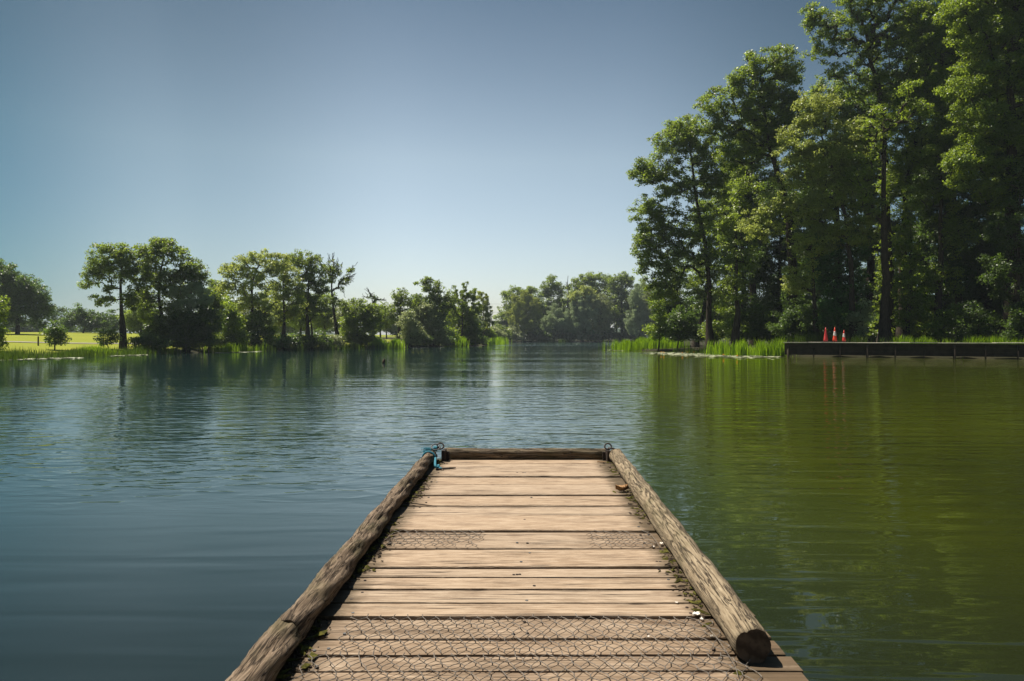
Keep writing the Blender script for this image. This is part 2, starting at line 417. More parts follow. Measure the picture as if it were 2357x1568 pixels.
    tv = np.concatenate(mb.v); nv = len(V); V = np.concatenate([V, tv])
    Q = np.concatenate([Q, np.array([f for f in mb.f if len(f) == 4]) + nv])
    e = empty(name, base, label, cat, group)
    mesh('trunk' if top - bz > 3.5 else 'stem', V, Q, bark, e, True, offset=base)
    a_leaf = L * L * .62 / 2 if style != 'weep' else L * L * .28 / 2
    per = dense * 1.1 * math.pi * rad * rad * .8 / a_leaf
    keep = np.ones(len(cs), bool)
    V, Fc, t = leaves(cs, rad, per, L, style, tint0=tint)
    zmin = bz + .02
    V[:, 2] = np.maximum(V[:, 2], zmin)
    if ivy:   # leaves wrapped round the trunk
        tn = NP[:ntr]; K = int(ivy); q = rng.uniform(0, ntr * .75 - 1, K); qi = q.astype(int); fr = q - qi
        pp = tn[qi] * (1 - fr)[:, None] + tn[qi + 1] * fr[:, None]
        th = rng.uniform(0, 2 * math.pi, K); rr = R[qi] * rng.uniform(1.1, 2.2, K)
        pp = pp + np.stack([np.cos(th) * rr, np.sin(th) * rr, np.zeros(K)], 1)
        V2, F2, t2 = leaves(pp, np.full(K, .3), np.full(K, 22.), L * .9, tint0=tint - .1)
        mesh('ivy', V2, F2, LEAF['fresh'], e, fattr={'tint': ('FACE', t2)}, offset=base)
    mesh('crown' if top - bz > 3.5 else 'foliage', V, Fc, LEAF[kind], e, fattr={'tint': ('FACE', t)}, offset=base)
    return e
STAT = []

GL, GR, GF, GB = 'trees along the left shore', 'tall trees on the right bank', 'trees across the far end of the lake', 'trees beyond the meadow'
GU = 'undergrowth below the right bank trees'
# ---- left shore
tree('broadleaf_tree', 'big dark rounded tree standing in the meadow at the left edge of the view', 'tree', 'dark', 92, 40,
     [(30, 670, 55, 62), (0, 640, 50, 40), (70, 690, 38, 48), (95, 715, 28, 35), (20, 720, 60, 35)], layers=4, group=GB, tint=.6)
tree('shrub', 'light green shrub cut off by the left edge beside the water', 'shrub', 'fresh', 47, -14,
     [(-8, 720, 18, 34), (-12, 765, 26, 35), (2, 780, 10, 22)], layers=4, group=GL)
tree('shrub', 'small dark round bush standing alone on the left grass bank', 'shrub', 'dark', 52, 126,
     [(124, 768, 20, 20), (128, 755, 14, 14), (112, 785, 12, 8), (140, 783, 12, 9)], layers=4, group=GL, tint=.6)
tree('cedar_tree', 'distant flat topped tree beside the dark left tree', 'tree', 'dark', 140, 135,
     [(135, 712, 22, 5), (120, 722, 18, 7), (150, 725, 12, 4), (130, 735, 22, 8)], layers=3, group=GB)
tree('broadleaf_tree', 'dark low tree at the back of the meadow behind the tall left pair', 'tree', 'dark', 120, 190,
     [(185, 728, 26, 26), (215, 735, 28, 24), (160, 740, 20, 18), (240, 742, 20, 20)], layers=4, group=GB)
tree('broadleaf_tree', 'dark wide tree at the back of the meadow, partly behind the left trunk', 'tree', 'dark', 125, 300,
     [(280, 735, 34, 28), (330, 730, 36, 34), (250, 748, 20, 16)], layers=3, group=GB)
tree('alder_tree', 'tall open tree with a single forked trunk, leftmost of the shore pair', 'tree', 'oak', 57, 283,
     [(250, 590, 50, 32), (300, 585, 42, 28), (222, 622, 32, 28), (280, 625, 46, 30), (205, 655, 24, 12), (235, 690, 34, 16), (325, 640, 30, 36), (250, 665, 24, 10), (305, 690, 24, 30)],
     trunk=[(284, 740), (282, 690), (278, 640), (285, 590)], tr=.24, layers=2.5, group=GL, tint=.45, clump=.75)
tree('alder_tree', 'tall wide tree on several stems, right one of the shore pair', 'tree', 'oak', 60, 372,
     [(375, 580, 52, 32), (430, 620, 44, 36), (350, 625, 40, 36), (400, 655, 55, 34), (455, 640, 20, 22), (340, 690, 34, 34), (372, 560, 26, 14), (345, 735, 24, 26), (400, 700, 34, 28)],
     trunk=[(375, 730), (368, 690), (365, 640), (378, 590)], tr=.26, layers=2.9, group=GL, tint=.45, clump=.75)
tree('willow_tree', 'grey green willow with pale hanging top right of the shore pair', 'tree', 'grey', 55, 432,
     [(415, 672, 22, 18), (445, 665, 26, 18), (430, 700, 36, 24), (470, 690, 20, 24)], style='weep', layers=3.2, group=GL, tr=.18)
tree('shrub', 'broad very dark bush massed at the water below the grey willow', 'shrub', 'dark', 53.5, 420,
     [(400, 745, 60, 40), (460, 740, 50, 40), (360, 775, 36, 24), (430, 780, 70, 22)], layers=4.5, group=GL, tint=.35)
tree('shrub', 'small dark bush at the foot of the forked shore tree', 'shrub', 'dark', 56, 250,
     [(248, 772, 24, 18), (232, 785, 16, 8), (268, 780, 12, 10)], layers=2.4, group=GL)
tree('shrub', 'tall dark shrub between the dark bush and the bright green shrub', 'shrub', 'oak', 55, 482,
     [(480, 730, 26, 44), (500, 710, 18, 36), (478, 690, 20, 24)], layers=3.6, group=GL, tint=.4)
tree('shrub', 'bright green rounded shrub at the shore below the yellow willow', 'shrub', 'fresh', 58, 530,
     [(525, 715, 24, 26), (530, 750, 32, 36), (545, 775, 22, 20), (505, 775, 20, 26)], layers=3.8, group=GL, tint=.55)
tree('willow_tree', 'yellow green wide crowned tree with branching limbs on left shore', 'tree', 'yellow', 70, 590,
     [(545, 620, 40, 28), (600, 600, 46, 30), (530, 655, 32, 28), (590, 650, 45, 34), (640, 610, 30, 30), (560, 690, 40, 24), (610, 705, 34, 30)],
     trunk=[(588, 750), (580, 710), (575, 670), (592, 620)], tr=.34, layers=2.0, group=GL, tint=.5, clump=.8)
tree('shrub', 'dark green shrub under the yellow green wide crowned tree', 'shrub', 'oak', 67, 590,
     [(590, 745, 30, 36), (570, 770, 26, 22), (612, 770, 24, 22)], layers=3.6, group=GL, tint=.35)
tree('shrub', 'small russet grey shrub beside the straight trunk of the leaning yellow tree', 'shrub', 'grey', 68, 622,
     [(620, 735, 10, 26)], layers=2.6, group=GL, tint=.35)
tree('sycamore_tree', 'yellow green tree with layered branches and a straight dark trunk', 'tree', 'yellow', 66, 653,
     [(650, 625, 34, 24), (665, 655, 38, 28), (640, 680, 40, 24), (685, 690, 22, 22), (665, 715, 40, 22), (640, 735, 22, 16)],
     trunk=[(653, 740), (655, 690), (650, 630)], tr=.22, layers=2.3, group=GL, tint=.42, clump=.8)
tree('oak_tree', 'dark round headed tree with a clear trunk behind the yellow green ones', 'tree', 'oak', 72, 709,
     [(700, 600, 34, 24), (730, 610, 28, 28), (675, 600, 20, 18), (705, 640, 34, 26), (720, 680, 32, 28), (740, 655, 20, 28), (690, 715, 30, 20), (735, 715, 26, 20)],
     trunk=[(710, 745), (705, 700), (712, 650), (704, 610)], tr=.3, layers=2.3, group=GL, tint=.3, clump=.8)
tree('half_dead_tree', 'thin half dead tree with bare twigs sticking out over the water', 'tree', 'oak', 73, 783,
     [(757, 640, 12, 40), (770, 620, 14, 22), (795, 640, 14, 20), (785, 660, 12, 14), (770, 690, 16, 26), (806, 625, 8, 10)],
     trunk=[(775, 740), (762, 690), (765, 640), (772, 605)], tr=.26, layers=1.3, group=GL, bare=110, tint=.3, clump=.7)
tree('shrub', 'yellow green sprig of a shrub below the half dead tree', 'shrub', 'yellow', 72, 722,
     [(718, 698, 14, 12), (710, 712, 16, 8)], layers=2, group=GL)
tree('shrub', 'tall dark leafy shrub at the water right of the half dead tree', 'shrub', 'oak', 76, 815,
     [(805, 745, 22, 46), (830, 715, 34, 34), (850, 750, 28, 40), (820, 780, 34, 18), (800, 700, 14, 16), (868, 720, 12, 18)], layers=3.6, group=GL, tint=.45)
tree('dead_snag', 'gnarled bare snag poking out above the tall dark leafy shrub', 'tree', 'dark', 79, 858,
     [(856, 690, 10, 12), (870, 688, 12, 8)], trunk=[(857, 740), (856, 705), (862, 690)], tr=.22, layers=.5, group=GL, bare=26, bark=DEADW, clump=.7)
for u, lab in ((660, 'thin dark bush at the foot of the straight trunked tree'), (712, 'low dark bush round the foot of the round headed tree'), (762, 'low grey green bush at the foot of the half dead tree')):
    tree('shrub', lab, 'shrub', 'dark' if u < 750 else 'willow', 74, u, [(u, 785, 26, 14), (u + 18, 790, 18, 10), (u - 18, 790, 18, 9)], layers=3, group=GL, tint=.4)
for u, D, w_, kd, lab in ((345, 54, 34, 'dark', 'dark shrub at the shore left of the broad dark bush'), (400, 54, 40, 'dark', 'lowest dark bush drooping to the water under the grey willow'), (465, 56, 36, 'oak', 'low dark bush at the water right of the grey willow'),
        (520, 60, 26, 'oak', 'low leafy bush below the bright green shrub'), (575, 66, 30, 'dark', 'low dark bush below the wide crowned yellow tree'), (635, 68, 26, 'emerald', 'low green bush left of the straight trunk'), (690, 73, 28, 'dark', 'low dark bush between the two straight trunks'), (735, 75, 24, 'dark', 'low dark bush right of the round headed tree'), (850, 80, 30, 'dark', 'low dark bush under the tall leafy shrub'), (960, 90, 30, 'dark', 'low dark bush at the water right of the sunny gap'), (1010, 94, 30, 'dark', 'low dark bush at the water under the light bushy tree'), (1090, 104, 28, 'dark', 'low dark bush at the water below the rounded dark tree')):
    tree('shrub', lab, 'shrub', kd, D, u, [(u, 782, w_, 16), (u + w_ * .6, 788, w_ * .6, 12), (u - w_ * .6, 788, w_ * .6, 12)], layers=3.6, group=GL, tint=.35)
# behind the left trunks, beyond the meadow
for u, v, r, rv, D, kd, lab in ((565, 712, 34, 30, 88, 'willow', 'pale soft tree low behind the wide crowned yellow tree'), (628, 706, 30, 34, 92, 'oak', 'green tree low behind the straight trunk on the left shore'),
        (692, 700, 30, 36, 95, 'fresh', 'fresh green tree low behind the round headed tree'), (748, 706, 26, 34, 98, 'oak', 'green tree behind the left stem of the half dead tree'), (795, 716, 22, 30, 96, 'willow', 'pale tree behind the right side of the half dead tree'),
        (325, 706, 34, 40, 84, 'oak', 'green tree filling between the two tall shore trees'), (492, 668, 22, 30, 72, 'oak', 'narrow green tree between the shore pair and the yellow tree'), (875, 722, 22, 26, 100, 'oak', 'small green tree between leafy shrub and airy dark topped tree'),
        (1030, 716, 26, 30, 118, 'fresh', 'fresh green tree behind the light bushy tree'), (965, 706, 24, 30, 116, 'dark', 'dark tree behind the stag headed oak'), (1090, 730, 26, 30, 125, 'dark', 'dark tree low behind the weeping birch')):
    tree('broadleaf_tree', lab, 'tree', kd, D, u, [(u, v, r, rv), (u + r * .7, v + rv * .6, r * .7, rv * .7), (u - r * .7, v + rv * .7, r * .7, rv * .6), (u, v + rv * 1.1, r, rv * .6)], layers=2.6, group=GL, tint=.45)
for k, (u, v, r, D, kd, lab) in enumerate(((650, 742, 26, 150, 'oak', 'soft distant tree seen left of the straight dark trunk'), (690, 738, 30, 155, 'fresh', 'soft distant tree seen between the two straight trunks'),
        (745, 735, 30, 150, 'willow', 'pale distant tree seen between round headed and half dead trees'), (425, 740, 40, 150, 'dark', 'distant dark tree hidden mostly behind grey willow'),
        (890, 738, 22, 140, 'willow', 'pale rounded tree at the back of the small sunny gap'), (912, 745, 20, 150, 'dark', 'dark distant tree at the back of the small sunny gap'),
        (60, 752, 40, 170, 'dark', 'far dark tree behind the big left meadow tree'))):
    tree('broadleaf_tree', lab, 'tree', kd, D, u, [(u, v, r, 26), (u + r * .6, v + 8, r * .6, 18), (u - r * .6, v + 8, r * .6, 16)], layers=3.2, group=GB, tint=.5)
tree('hedge', 'long dark hedge line closing off the back of the left meadow', 'hedge', 'dark', 172, 420,
     [(u, 757 + 5 * math.sin(u * .07), 20, 11) for u in range(-60, 935, 24)], layers=2.4, group=GB, tr=.1, tint=.5)
tree('broadleaf_tree', 'airy dark topped tree just right of the bare snag', 'tree', 'oak', 98, 918,
     [(920, 680, 24, 18), (935, 700, 26, 20), (905, 715, 24, 22), (925, 740, 24, 24)], layers=2.1, group=GL, tint=.4, clump=.7)
tree('willow_tree', 'pale green bushy willow on the shore right of the sunny gap', 'tree', 'willow', 90, 945,
     [(940, 745, 20, 30), (955, 770, 28, 26), (935, 780, 16, 16)], layers=3.5, group=GL, tint=.6)
tree('oak_tree', 'stag headed oak with a bare curling branch at its top left', 'tree', 'oak', 100, 995,
     [(990, 655, 22, 16), (980, 645, 10, 10), (958, 652, 6, 5), (1005, 680, 36, 24), (975, 700, 34, 26), (1015, 710, 34, 30), (985, 740, 34, 26), (1030, 690, 20, 20)],
     trunk=[(995, 740), (992, 700), (988, 655)], tr=.3, layers=2.2, group=GL, bare=20, tint=.4, clump=.8)
tree('willow_tree', 'light yellow green bushy tree in front of the stag headed oak', 'tree', 'willow', 94, 990,
     [(980, 715, 26, 26), (1000, 745, 34, 28), (970, 765, 24, 28), (1010, 775, 30, 20), (950, 735, 18, 20)], layers=3.2, group=GL, tint=.65)
tree('birch_tree', 'weeping birch with feathery spires right of the stag headed oak', 'tree', 'oak', 108, 1060,
     [(1050, 680, 10, 22), (1068, 672, 12, 26), (1085, 680, 12, 22), (1060, 710, 26, 26), (1090, 710, 20, 24), (1040, 725, 16, 24)], style='weep', layers=2.3, group=GL, tint=.5, clump=.7)
tree('birch_tree', 'drooping yellow green birch at the open gap of the lake', 'tree', 'yellow', 112, 1112,
     [(1108, 690, 18, 18), (1120, 710, 12, 24), (1100, 720, 16, 26), (1125, 740, 12, 22)], style='weep', layers=2.3, group=GL, tint=.35, clump=.7)
tree('broadleaf_tree', 'rounded dark tree with pale leafy edge hanging over the water', 'tree', 'oak', 103, 1072,
     [(1070, 730, 30, 26), (1060, 755, 34, 28), (1085, 765, 28, 28), (1050, 778, 26, 18)], layers=3.8, group=GL, tint=.5)
tree('shrub', 'pale leafed shrub fringe on the rounded dark tree by the gap', 'shrub', 'grey', 101, 1085,
     [(1085, 725, 18, 14), (1098, 745, 10, 18), (1040, 745, 12, 14)], layers=2.2, group=GL, tint=.6)
for u, D, kd, lab in ((1030, 100, 'fresh', 'bright green low bush beside small reed patch'), (1120, 124, 'fresh', 'green bush on the point left of the open gap'), (1140, 150, 'willow', 'small pale bush at the very tip of the left point'), (1152, 185, 'oak', 'dark small bush in the middle of the open gap')):
    tree('shrub', lab, 'shrub', kd, D, u, [(u, 765, 16, 16), (u + 12, 772, 12, 12), (u - 10, 774, 12, 10)], layers=3.5, group=GL)
# ---- far bank
FAR = [
 ('oak_tree', 'dark wide oak at the left end of the far bank', 'oak', 215, 1190, [(1175, 680, 20, 16), (1200, 668, 26, 12), (1225, 668, 18, 10), (1185, 705, 18, 18), (1225, 695, 20, 20)], 2.6, 'broad', .45),
 ('willow_tree', 'pale yellow green willow at the left end of the far bank', 'yellow', 206, 1205, [(1200, 690, 26, 20), (1225, 705, 22, 26), (1190, 725, 26, 30), (1215, 740, 34, 34), (1180, 765, 20, 18)], 3.4, 'weep', .35),
 ('oak_tree', 'tall dark round topped oak above the far bank willows', 'oak', 216, 1275, [(1270, 655, 22, 20), (1282, 670, 20, 22), (1255, 670, 16, 18), (1270, 705, 30, 26), (1250, 725, 20, 24)], 2.6, 'broad', .35),
 ('willow_tree', 'grey green sloping willow below the round topped far oak', 'grey', 204, 1265, [(1280, 720, 20, 18), (1265, 745, 22, 24), (1290, 740, 26, 34), (1258, 765, 16, 20)], 3.4, 'weep', .5),
 ('oak_tree', 'dark flat topped oak behind the yellow crown on the far bank', 'oak', 218, 1350, [(1345, 645, 28, 14), (1370, 638, 30, 14), (1325, 660, 16, 14), (1395, 650, 24, 18), (1360, 670, 50, 20)], 2.6, 'broad', .45),
 ('broadleaf_tree', 'small yellow green crown in the middle of the far bank', 'yellow', 210, 1340, [(1345, 672, 24, 14), (1325, 684, 18, 12), (1362, 685, 18, 14)], 3.2, 'broad', .4),
 ('willow_tree', 'large rounded grey green willow central on the far bank', 'grey', 203, 1340, [(1340, 705, 28, 26), (1325, 735, 28, 30), (1355, 730, 30, 36), (1335, 765, 36, 18), (1305, 755, 18, 24)], 3.6, 'weep', .55),
 ('willow_tree', 'yellowish drooping willow right of the large rounded far one', 'willow', 205, 1385, [(1375, 695, 26, 24), (1392, 725, 24, 34), (1380, 760, 28, 24)], 3.4, 'weep', .6),
 ('oak_tree', 'tall narrow tree with visible dark trunk on the far bank', 'oak', 209, 1432, [(1430, 640, 30, 18), (1445, 655, 20, 18), (1415, 665, 20, 24), (1440, 690, 26, 24), (1425, 730, 26, 34)], 2.6, 'broad', .4),
 ('willow_tree', 'hazy grey green willow at the right end of the far bank', 'grey', 202, 1470, [(1465, 680, 22, 24), (1480, 710, 26, 34), (1460, 740, 24, 36), (1490, 750, 20, 34)], 3.4, 'weep', .5),
 ('willow_tree', 'dull green willow close behind the oak on the right point', 'willow', 200, 1505, [(1505, 690, 26, 34), (1515, 740, 26, 40)], 3.4, 'weep', .35),
]
for nm, lab, kd, D, u, lb, ly, st, ti in FAR:
    tree(nm, lab, 'tree', kd, D, u, lb, layers=ly, group=GF, style=st, tint=ti)
for u, v, r, rv, kd, lab in ((1165, 715, 20, 44, 'oak', 'green tree filling the left end of the far wood'), (1240, 712, 30, 46, 'dark', 'dark tree behind the pale far willows'), (1310, 705, 28, 50, 'oak', 'green tree behind the bare topped far snag'), (1365, 700, 30, 56, 'dark', 'dark tree behind the large rounded far willow'), (1420, 705, 30, 54, 'oak', 'green tree behind the tall narrow far tree'), (1485, 695, 34, 60, 'oak', 'green tree behind the hazy willows at the far right end')):
    tree('woodland_tree', lab, 'tree', kd, 226, u, [(u, v, r, rv), (u - r * .7, v + 26, r * .8, rv * .7), (u + r * .7, v + 26, r * .8, rv * .7)], layers=2.8, group=GF, tint=.45)
tree('dead_snag', 'thin bare topped snag beside the round topped far oak', 'tree', 'oak', 214, 1308,
     [(1308, 660, 6, 12), (1312, 690, 10, 20)], trunk=[(1308, 720), (1308, 680), (1307, 635)], layers=1.4, group=GF, bare=40, bark=DEADW, tr=.35, clump=.7)
for u, kd, lab in ((1235, 'dark', 'very dark bush at the waterline under the far left willows'), (1290, 'dark', 'dark bush at the waterline under the sloping far willow'), (1345, 'emerald', 'dark green bush under the large rounded far willow'), (1400, 'dark', 'dark bush under the yellowish drooping far willow'), (1450, 'dark', 'dark bush at the waterline near the far right end'), (1175, 'willow', 'pale bush at the waterline at the far left corner')):
    tree('shrub', lab, 'shrub', kd, 200 if u != 1175 else 192, u, [(u, 768, 28, 16), (u + 20, 775, 18, 11), (u - 20, 774, 18, 11)], layers=4, group=GF, tint=.35)

# ---- right bank
tree('oak_tree', 'outermost oak of the right bank, leaning limbs over the reed point', 'tree', 'oak', 61, 1633,
     [(1545, 330, 52, 48), (1500, 400, 52, 40), (1580, 300, 50, 42), (1560, 420, 68, 52), (1475, 395, 32, 26), (1620, 350, 50, 60), (1650, 420, 50, 60), (1495, 480, 46, 46), (1570, 520, 66, 50), (1490, 560, 44, 44), (1540, 600, 60, 46), (1480, 610, 26, 24), (1610, 590, 50, 50), (1510, 530, 46, 40), (1530, 660, 50, 44)],
     trunk=[(1632, 660), (1620, 560), (1605, 460), (1592, 380), (1580, 320)], tr=.34, layers=2.3, group=GR, tint=.5, clump=.8)
tree('oak_tree', 'tall dark oak with a leaning trunk, second along the right bank', 'tree', 'oak', 55, 1822,
     [(1745, 150, 36, 36), (1795, 150, 44, 44), (1700, 190, 42, 34), (1650, 240, 50, 40), (1740, 230, 60, 48), (1800, 220, 50, 48), (1690, 280, 60, 40), (1625, 290, 34, 26), (1770, 310, 60, 60), (1700, 350, 66, 50), (1820, 280, 40, 60), (1820, 170, 30, 26)],
     trunk=[(1825, 620), (1815, 500), (1790, 400), (1762, 300), (1755, 200)], tr=.55, layers=2.5, group=GR, tint=.42, clump=.85, ivy=160)
tree('lime_tree', 'sunlit pale green crown in the middle of the right bank', 'tree', 'yellow', 52, 1965,
     [(1830, 330, 60, 46), (1880, 260, 60, 56), (1900, 360, 70, 60), (1840, 400, 60, 46), (1930, 440, 70, 60), (1960, 330, 60, 60), (1860, 480, 56, 46), (1790, 470, 46, 40), (1910, 540, 70, 46), (1980, 520, 46, 60), (1750, 520, 50, 44)],
     trunk=[(1960, 620), (1945, 500), (1920, 400), (1890, 310)], tr=.3, layers=2.1, group=GR, tint=.40, clump=.85)
tree('ash_tree', 'airy topped ash with arching bare limbs reaching left at the top', 'tree', 'oak', 54.5, 2042,
     [(1880, 60, 42, 40), (1900, 120, 52, 22), (1950, 70, 60, 50), (1990, 20, 60, 40), (1930, 170, 50, 26), (2010, 120, 60, 60), (2060, 60, 60, 50), (2060, -30, 90, 50), (2110, 60, 50, 60), (2130, -20, 60, 50), (1990, 200, 60, 46), (2060, 200, 50, 60), (1870, 30, 26, 30), (1960, -20, 60, 34)],
     trunk=[(2040, 620), (2038, 480), (2035, 330), (2020, 200), (1990, 100)], tr=.62, layers=1.5, group=GR, tint=.5, clump=.7, ivy=240)
tree('broadleaf_tree', 'green topped leafy tree right of the ivy covered ash', 'tree', 'fresh', 53, 2075,
     [(2120, 120, 66, 60), (2080, 240, 60, 60), (2150, 220, 70, 66), (2200, 90, 60, 60), (2100, 340, 60, 60), (2170, 330, 66, 60), (2060, 420, 40, 46), (2190, 30, 60, 46), (2110, 50, 50, 50), (2240, 130, 60, 60)],
     trunk=[(2080, 600), (2085, 450), (2110, 300), (2140, 150)], tr=.4, layers=2.6, group=GR, tint=.25, clump=.85)
tree('broadleaf_tree', 'largest dark tree at the right edge with a massive trunk', 'tree', 'fresh', 47, 2335,
     [(2260, 80, 70, 70), (2330, 50, 80, 60), (2240, 190, 70, 60), (2330, 170, 80, 70), (2270, 290, 80, 60), (2360, 300, 70, 70), (2230, 380, 66, 60), (2320, 420, 80, 60), (2420, 180, 90, 120), (2300, -30, 110, 60), (2420, 0, 90, 70), (2430, 400, 90, 90), (2210, 20, 50, 40)],
     trunk=[(2335, 620), (2330, 450), (2325, 280), (2320, 120)], tr=.75, layers=3.2, group=GR, tint=.22)
tree('broadleaf_tree', 'dark dense tree standing between leafy tree and massive trunk', 'tree', 'dark', 55, 2210,
     [(2180, 420, 60, 60), (2230, 480, 66, 60), (2160, 520, 56, 60), (2250, 580, 60, 60), (2190, 620, 60, 60), (2130, 440, 46, 60), (2200, 300, 80, 80)],
     trunk=[(2205, 650), (2200, 500), (2190, 380)], tr=.4, layers=3.2, group=GR, tint=.5)
tree('hanging_ivy_tree', 'ivy covered stem with bright sunlit leaves beside the ash', 'tree', 'fresh', 51, 2088,
     [(2088, 470, 26, 50), (2080, 540, 24, 50), (2095, 600, 30, 50), (2085, 670, 30, 50), (2110, 710, 40, 40), (2130, 650, 24, 44), (2100, 740, 40, 26)],
     layers=2.6, group=GR, tint=.5, clump=.75, tr=.2)
tree('broadleaf_tree', 'emerald green leafed tree in shade left of the ash trunk', 'tree', 'emerald', 53, 1930,
     [(1900, 600, 46, 50), (1950, 570, 46, 50), (1920, 660, 46, 50), (1965, 650, 34, 60), (1930, 720, 50, 40), (1880, 560, 30, 30)],
     layers=2.5, group=GR, tint=.55, clump=.85, tr=.2)
# filler crowns further back in the wood
BK = [(1600, 74, 'oak', 'shaded tree in the wood behind the outermost oak', [(1640, 520, 60, 60), (1600, 640, 60, 60), (1680, 600, 50, 80), (1660, 700, 60, 50)], 2.4, .7),
      (1710, 70, 'fresh', 'light green tree glowing through behind the outermost oak', [(1700, 430, 50, 60), (1740, 540, 50, 50), (1700, 520, 50, 60), (1720, 640, 50, 60), (1700, 720, 50, 40)], 2.6, .55),
      (1790, 66, 'dark', 'very dark tree in the wood behind the leaning oak trunk', [(1790, 480, 60, 80), (1760, 600, 60, 60), (1840, 560, 56, 80), (1800, 700, 70, 60)], 3.4, .4),
      (1880, 62, 'dark', 'dark inner tree between leaning oak and emerald tree', [(1870, 470, 60, 60), (1880, 600, 60, 60), (1860, 700, 60, 60)], 3.4, .4),
      (2000, 64, 'dark', 'dark inner tree directly behind the ash trunk', [(1990, 420, 70, 80), (2020, 560, 60, 80), (2000, 700, 70, 60), (2010, 250, 80, 90)], 3.4, .4),
      (2120, 62, 'oak', 'dark inner tree behind the ivy covered stem', [(2120, 560, 70, 80), (2140, 700, 70, 60), (2120, 400, 80, 80), (2140, 200, 80, 80)], 3.4, .4),
      (2260, 58, 'dark', 'dark inner tree behind the massive right trunk', [(2260, 640, 70, 80), (2280, 720, 80, 50), (2280, 520, 80, 80), (2320, 650, 80, 90), (2300, 300, 100, 120)], 3.6, .4),
      (2440, 50, 'dark', 'dark tree cut off at the far right of the bank', [(2440, 600, 90, 120), (2420, 700, 90, 70), (2500, 300, 100, 200)], 3.0, .4),
      (1560, 80, 'dark', 'low dark tree far back behind the reed point', [(1540, 690, 40, 50), (1570, 730, 50, 40)], 3.4, .5)]
BK += [(1695, 57, 'oak', 'leafy tree hanging low between outermost and leaning oaks', [(1690, 500, 44, 50), (1700, 590, 46, 56), (1680, 670, 44, 44), (1720, 440, 40, 44)], 1.7, .6),
       (1880, 52, 'yellow', 'sunlit leafy tree hanging low beneath the pale green crown', [(1860, 560, 44, 50), (1840, 640, 40, 46), (1900, 520, 44, 40)], 1.5, .4),
       (2160, 51, 'oak', 'leafy tree hanging low right of the ivy covered stem', [(2160, 440, 50, 60), (2190, 540, 50, 60), (2170, 640, 46, 50), (2140, 350, 46, 56)], 1.7, .55),
       (2040, 50.5, 'fresh', 'sunlit leafy boughs hanging beside the tall ash trunk', [(2000, 470, 40, 46), (1985, 390, 40, 50), (2100, 250, 50, 60), (2010, 300, 44, 50)], 1.5, .4),
       (2335, 45.6, 'dark', 'dark drooping boughs hanging in front of the massive right trunk', [(2320, 520, 50, 60), (2370, 430, 60, 70), (2360, 600, 50, 60), (2290, 620, 34, 50), (2340, 690, 50, 40)], 1.6, .5),
       (2390, 58, 'oak', 'tall crown filling the sky gap beyond the massive right trunk', [(2340, 100, 80, 90), (2400, 220, 90, 90), (2330, 330, 80, 90), (2420, 60, 90, 80)], 3.2, .4),
       (2170, 62, 'fresh', 'tall crown behind the green topped leafy tree', [(2150, 110, 70, 70), (2200, 200, 80, 80), (2240, 60, 70, 60), (2190, 340, 80, 90)], 2.8, .4),
       (1935, 63, 'oak', 'tall crown behind the sunlit pale green crown', [(1900, 250, 60, 70), (1960, 330, 70, 90), (1920, 430, 70, 80), (1870, 380, 60, 70)], 2.6, .4),
       (1740, 68, 'oak', 'crown filling behind the two outer oaks of the right bank', [(1740, 330, 60, 70), (1700, 420, 60, 70), (1760, 450, 60, 70), (1650, 480, 50, 60)], 2.2, .4),
       (1640, 92, 'dark', 'deep shade tree at the back of the wood behind the reed point', [(1600, 735, 50, 40), (1680, 735, 60, 40), (1640, 700, 60, 50)], 3.6, .4),
       (1850, 88, 'dark', 'deep shade tree at the back of the wood behind the leaning oak', [(1780, 730, 60, 46), (1860, 725, 60, 50), (1930, 730, 50, 46), (1850, 660, 80, 60)], 3.6, .4),
       (2070, 86, 'dark', 'deep shade tree at the back of the wood behind the cones', [(2000, 728, 60, 50), (2080, 720, 60, 56), (2150, 728, 60, 50), (2070, 640, 90, 70)], 3.6, .4),
       (2290, 82, 'dark', 'deep shade tree at the back of the wood behind the massive trunk', [(2220, 725, 60, 56), (2300, 720, 70, 60), (2390, 725, 70, 60), (2290, 620, 100, 80)], 3.6, .4)]
for u, D, kd, lab, lb, ly, ti in BK:
    tree('woodland_tree', lab, 'tree', kd, D, u, lb, layers=ly, group=GR, tint=ti)
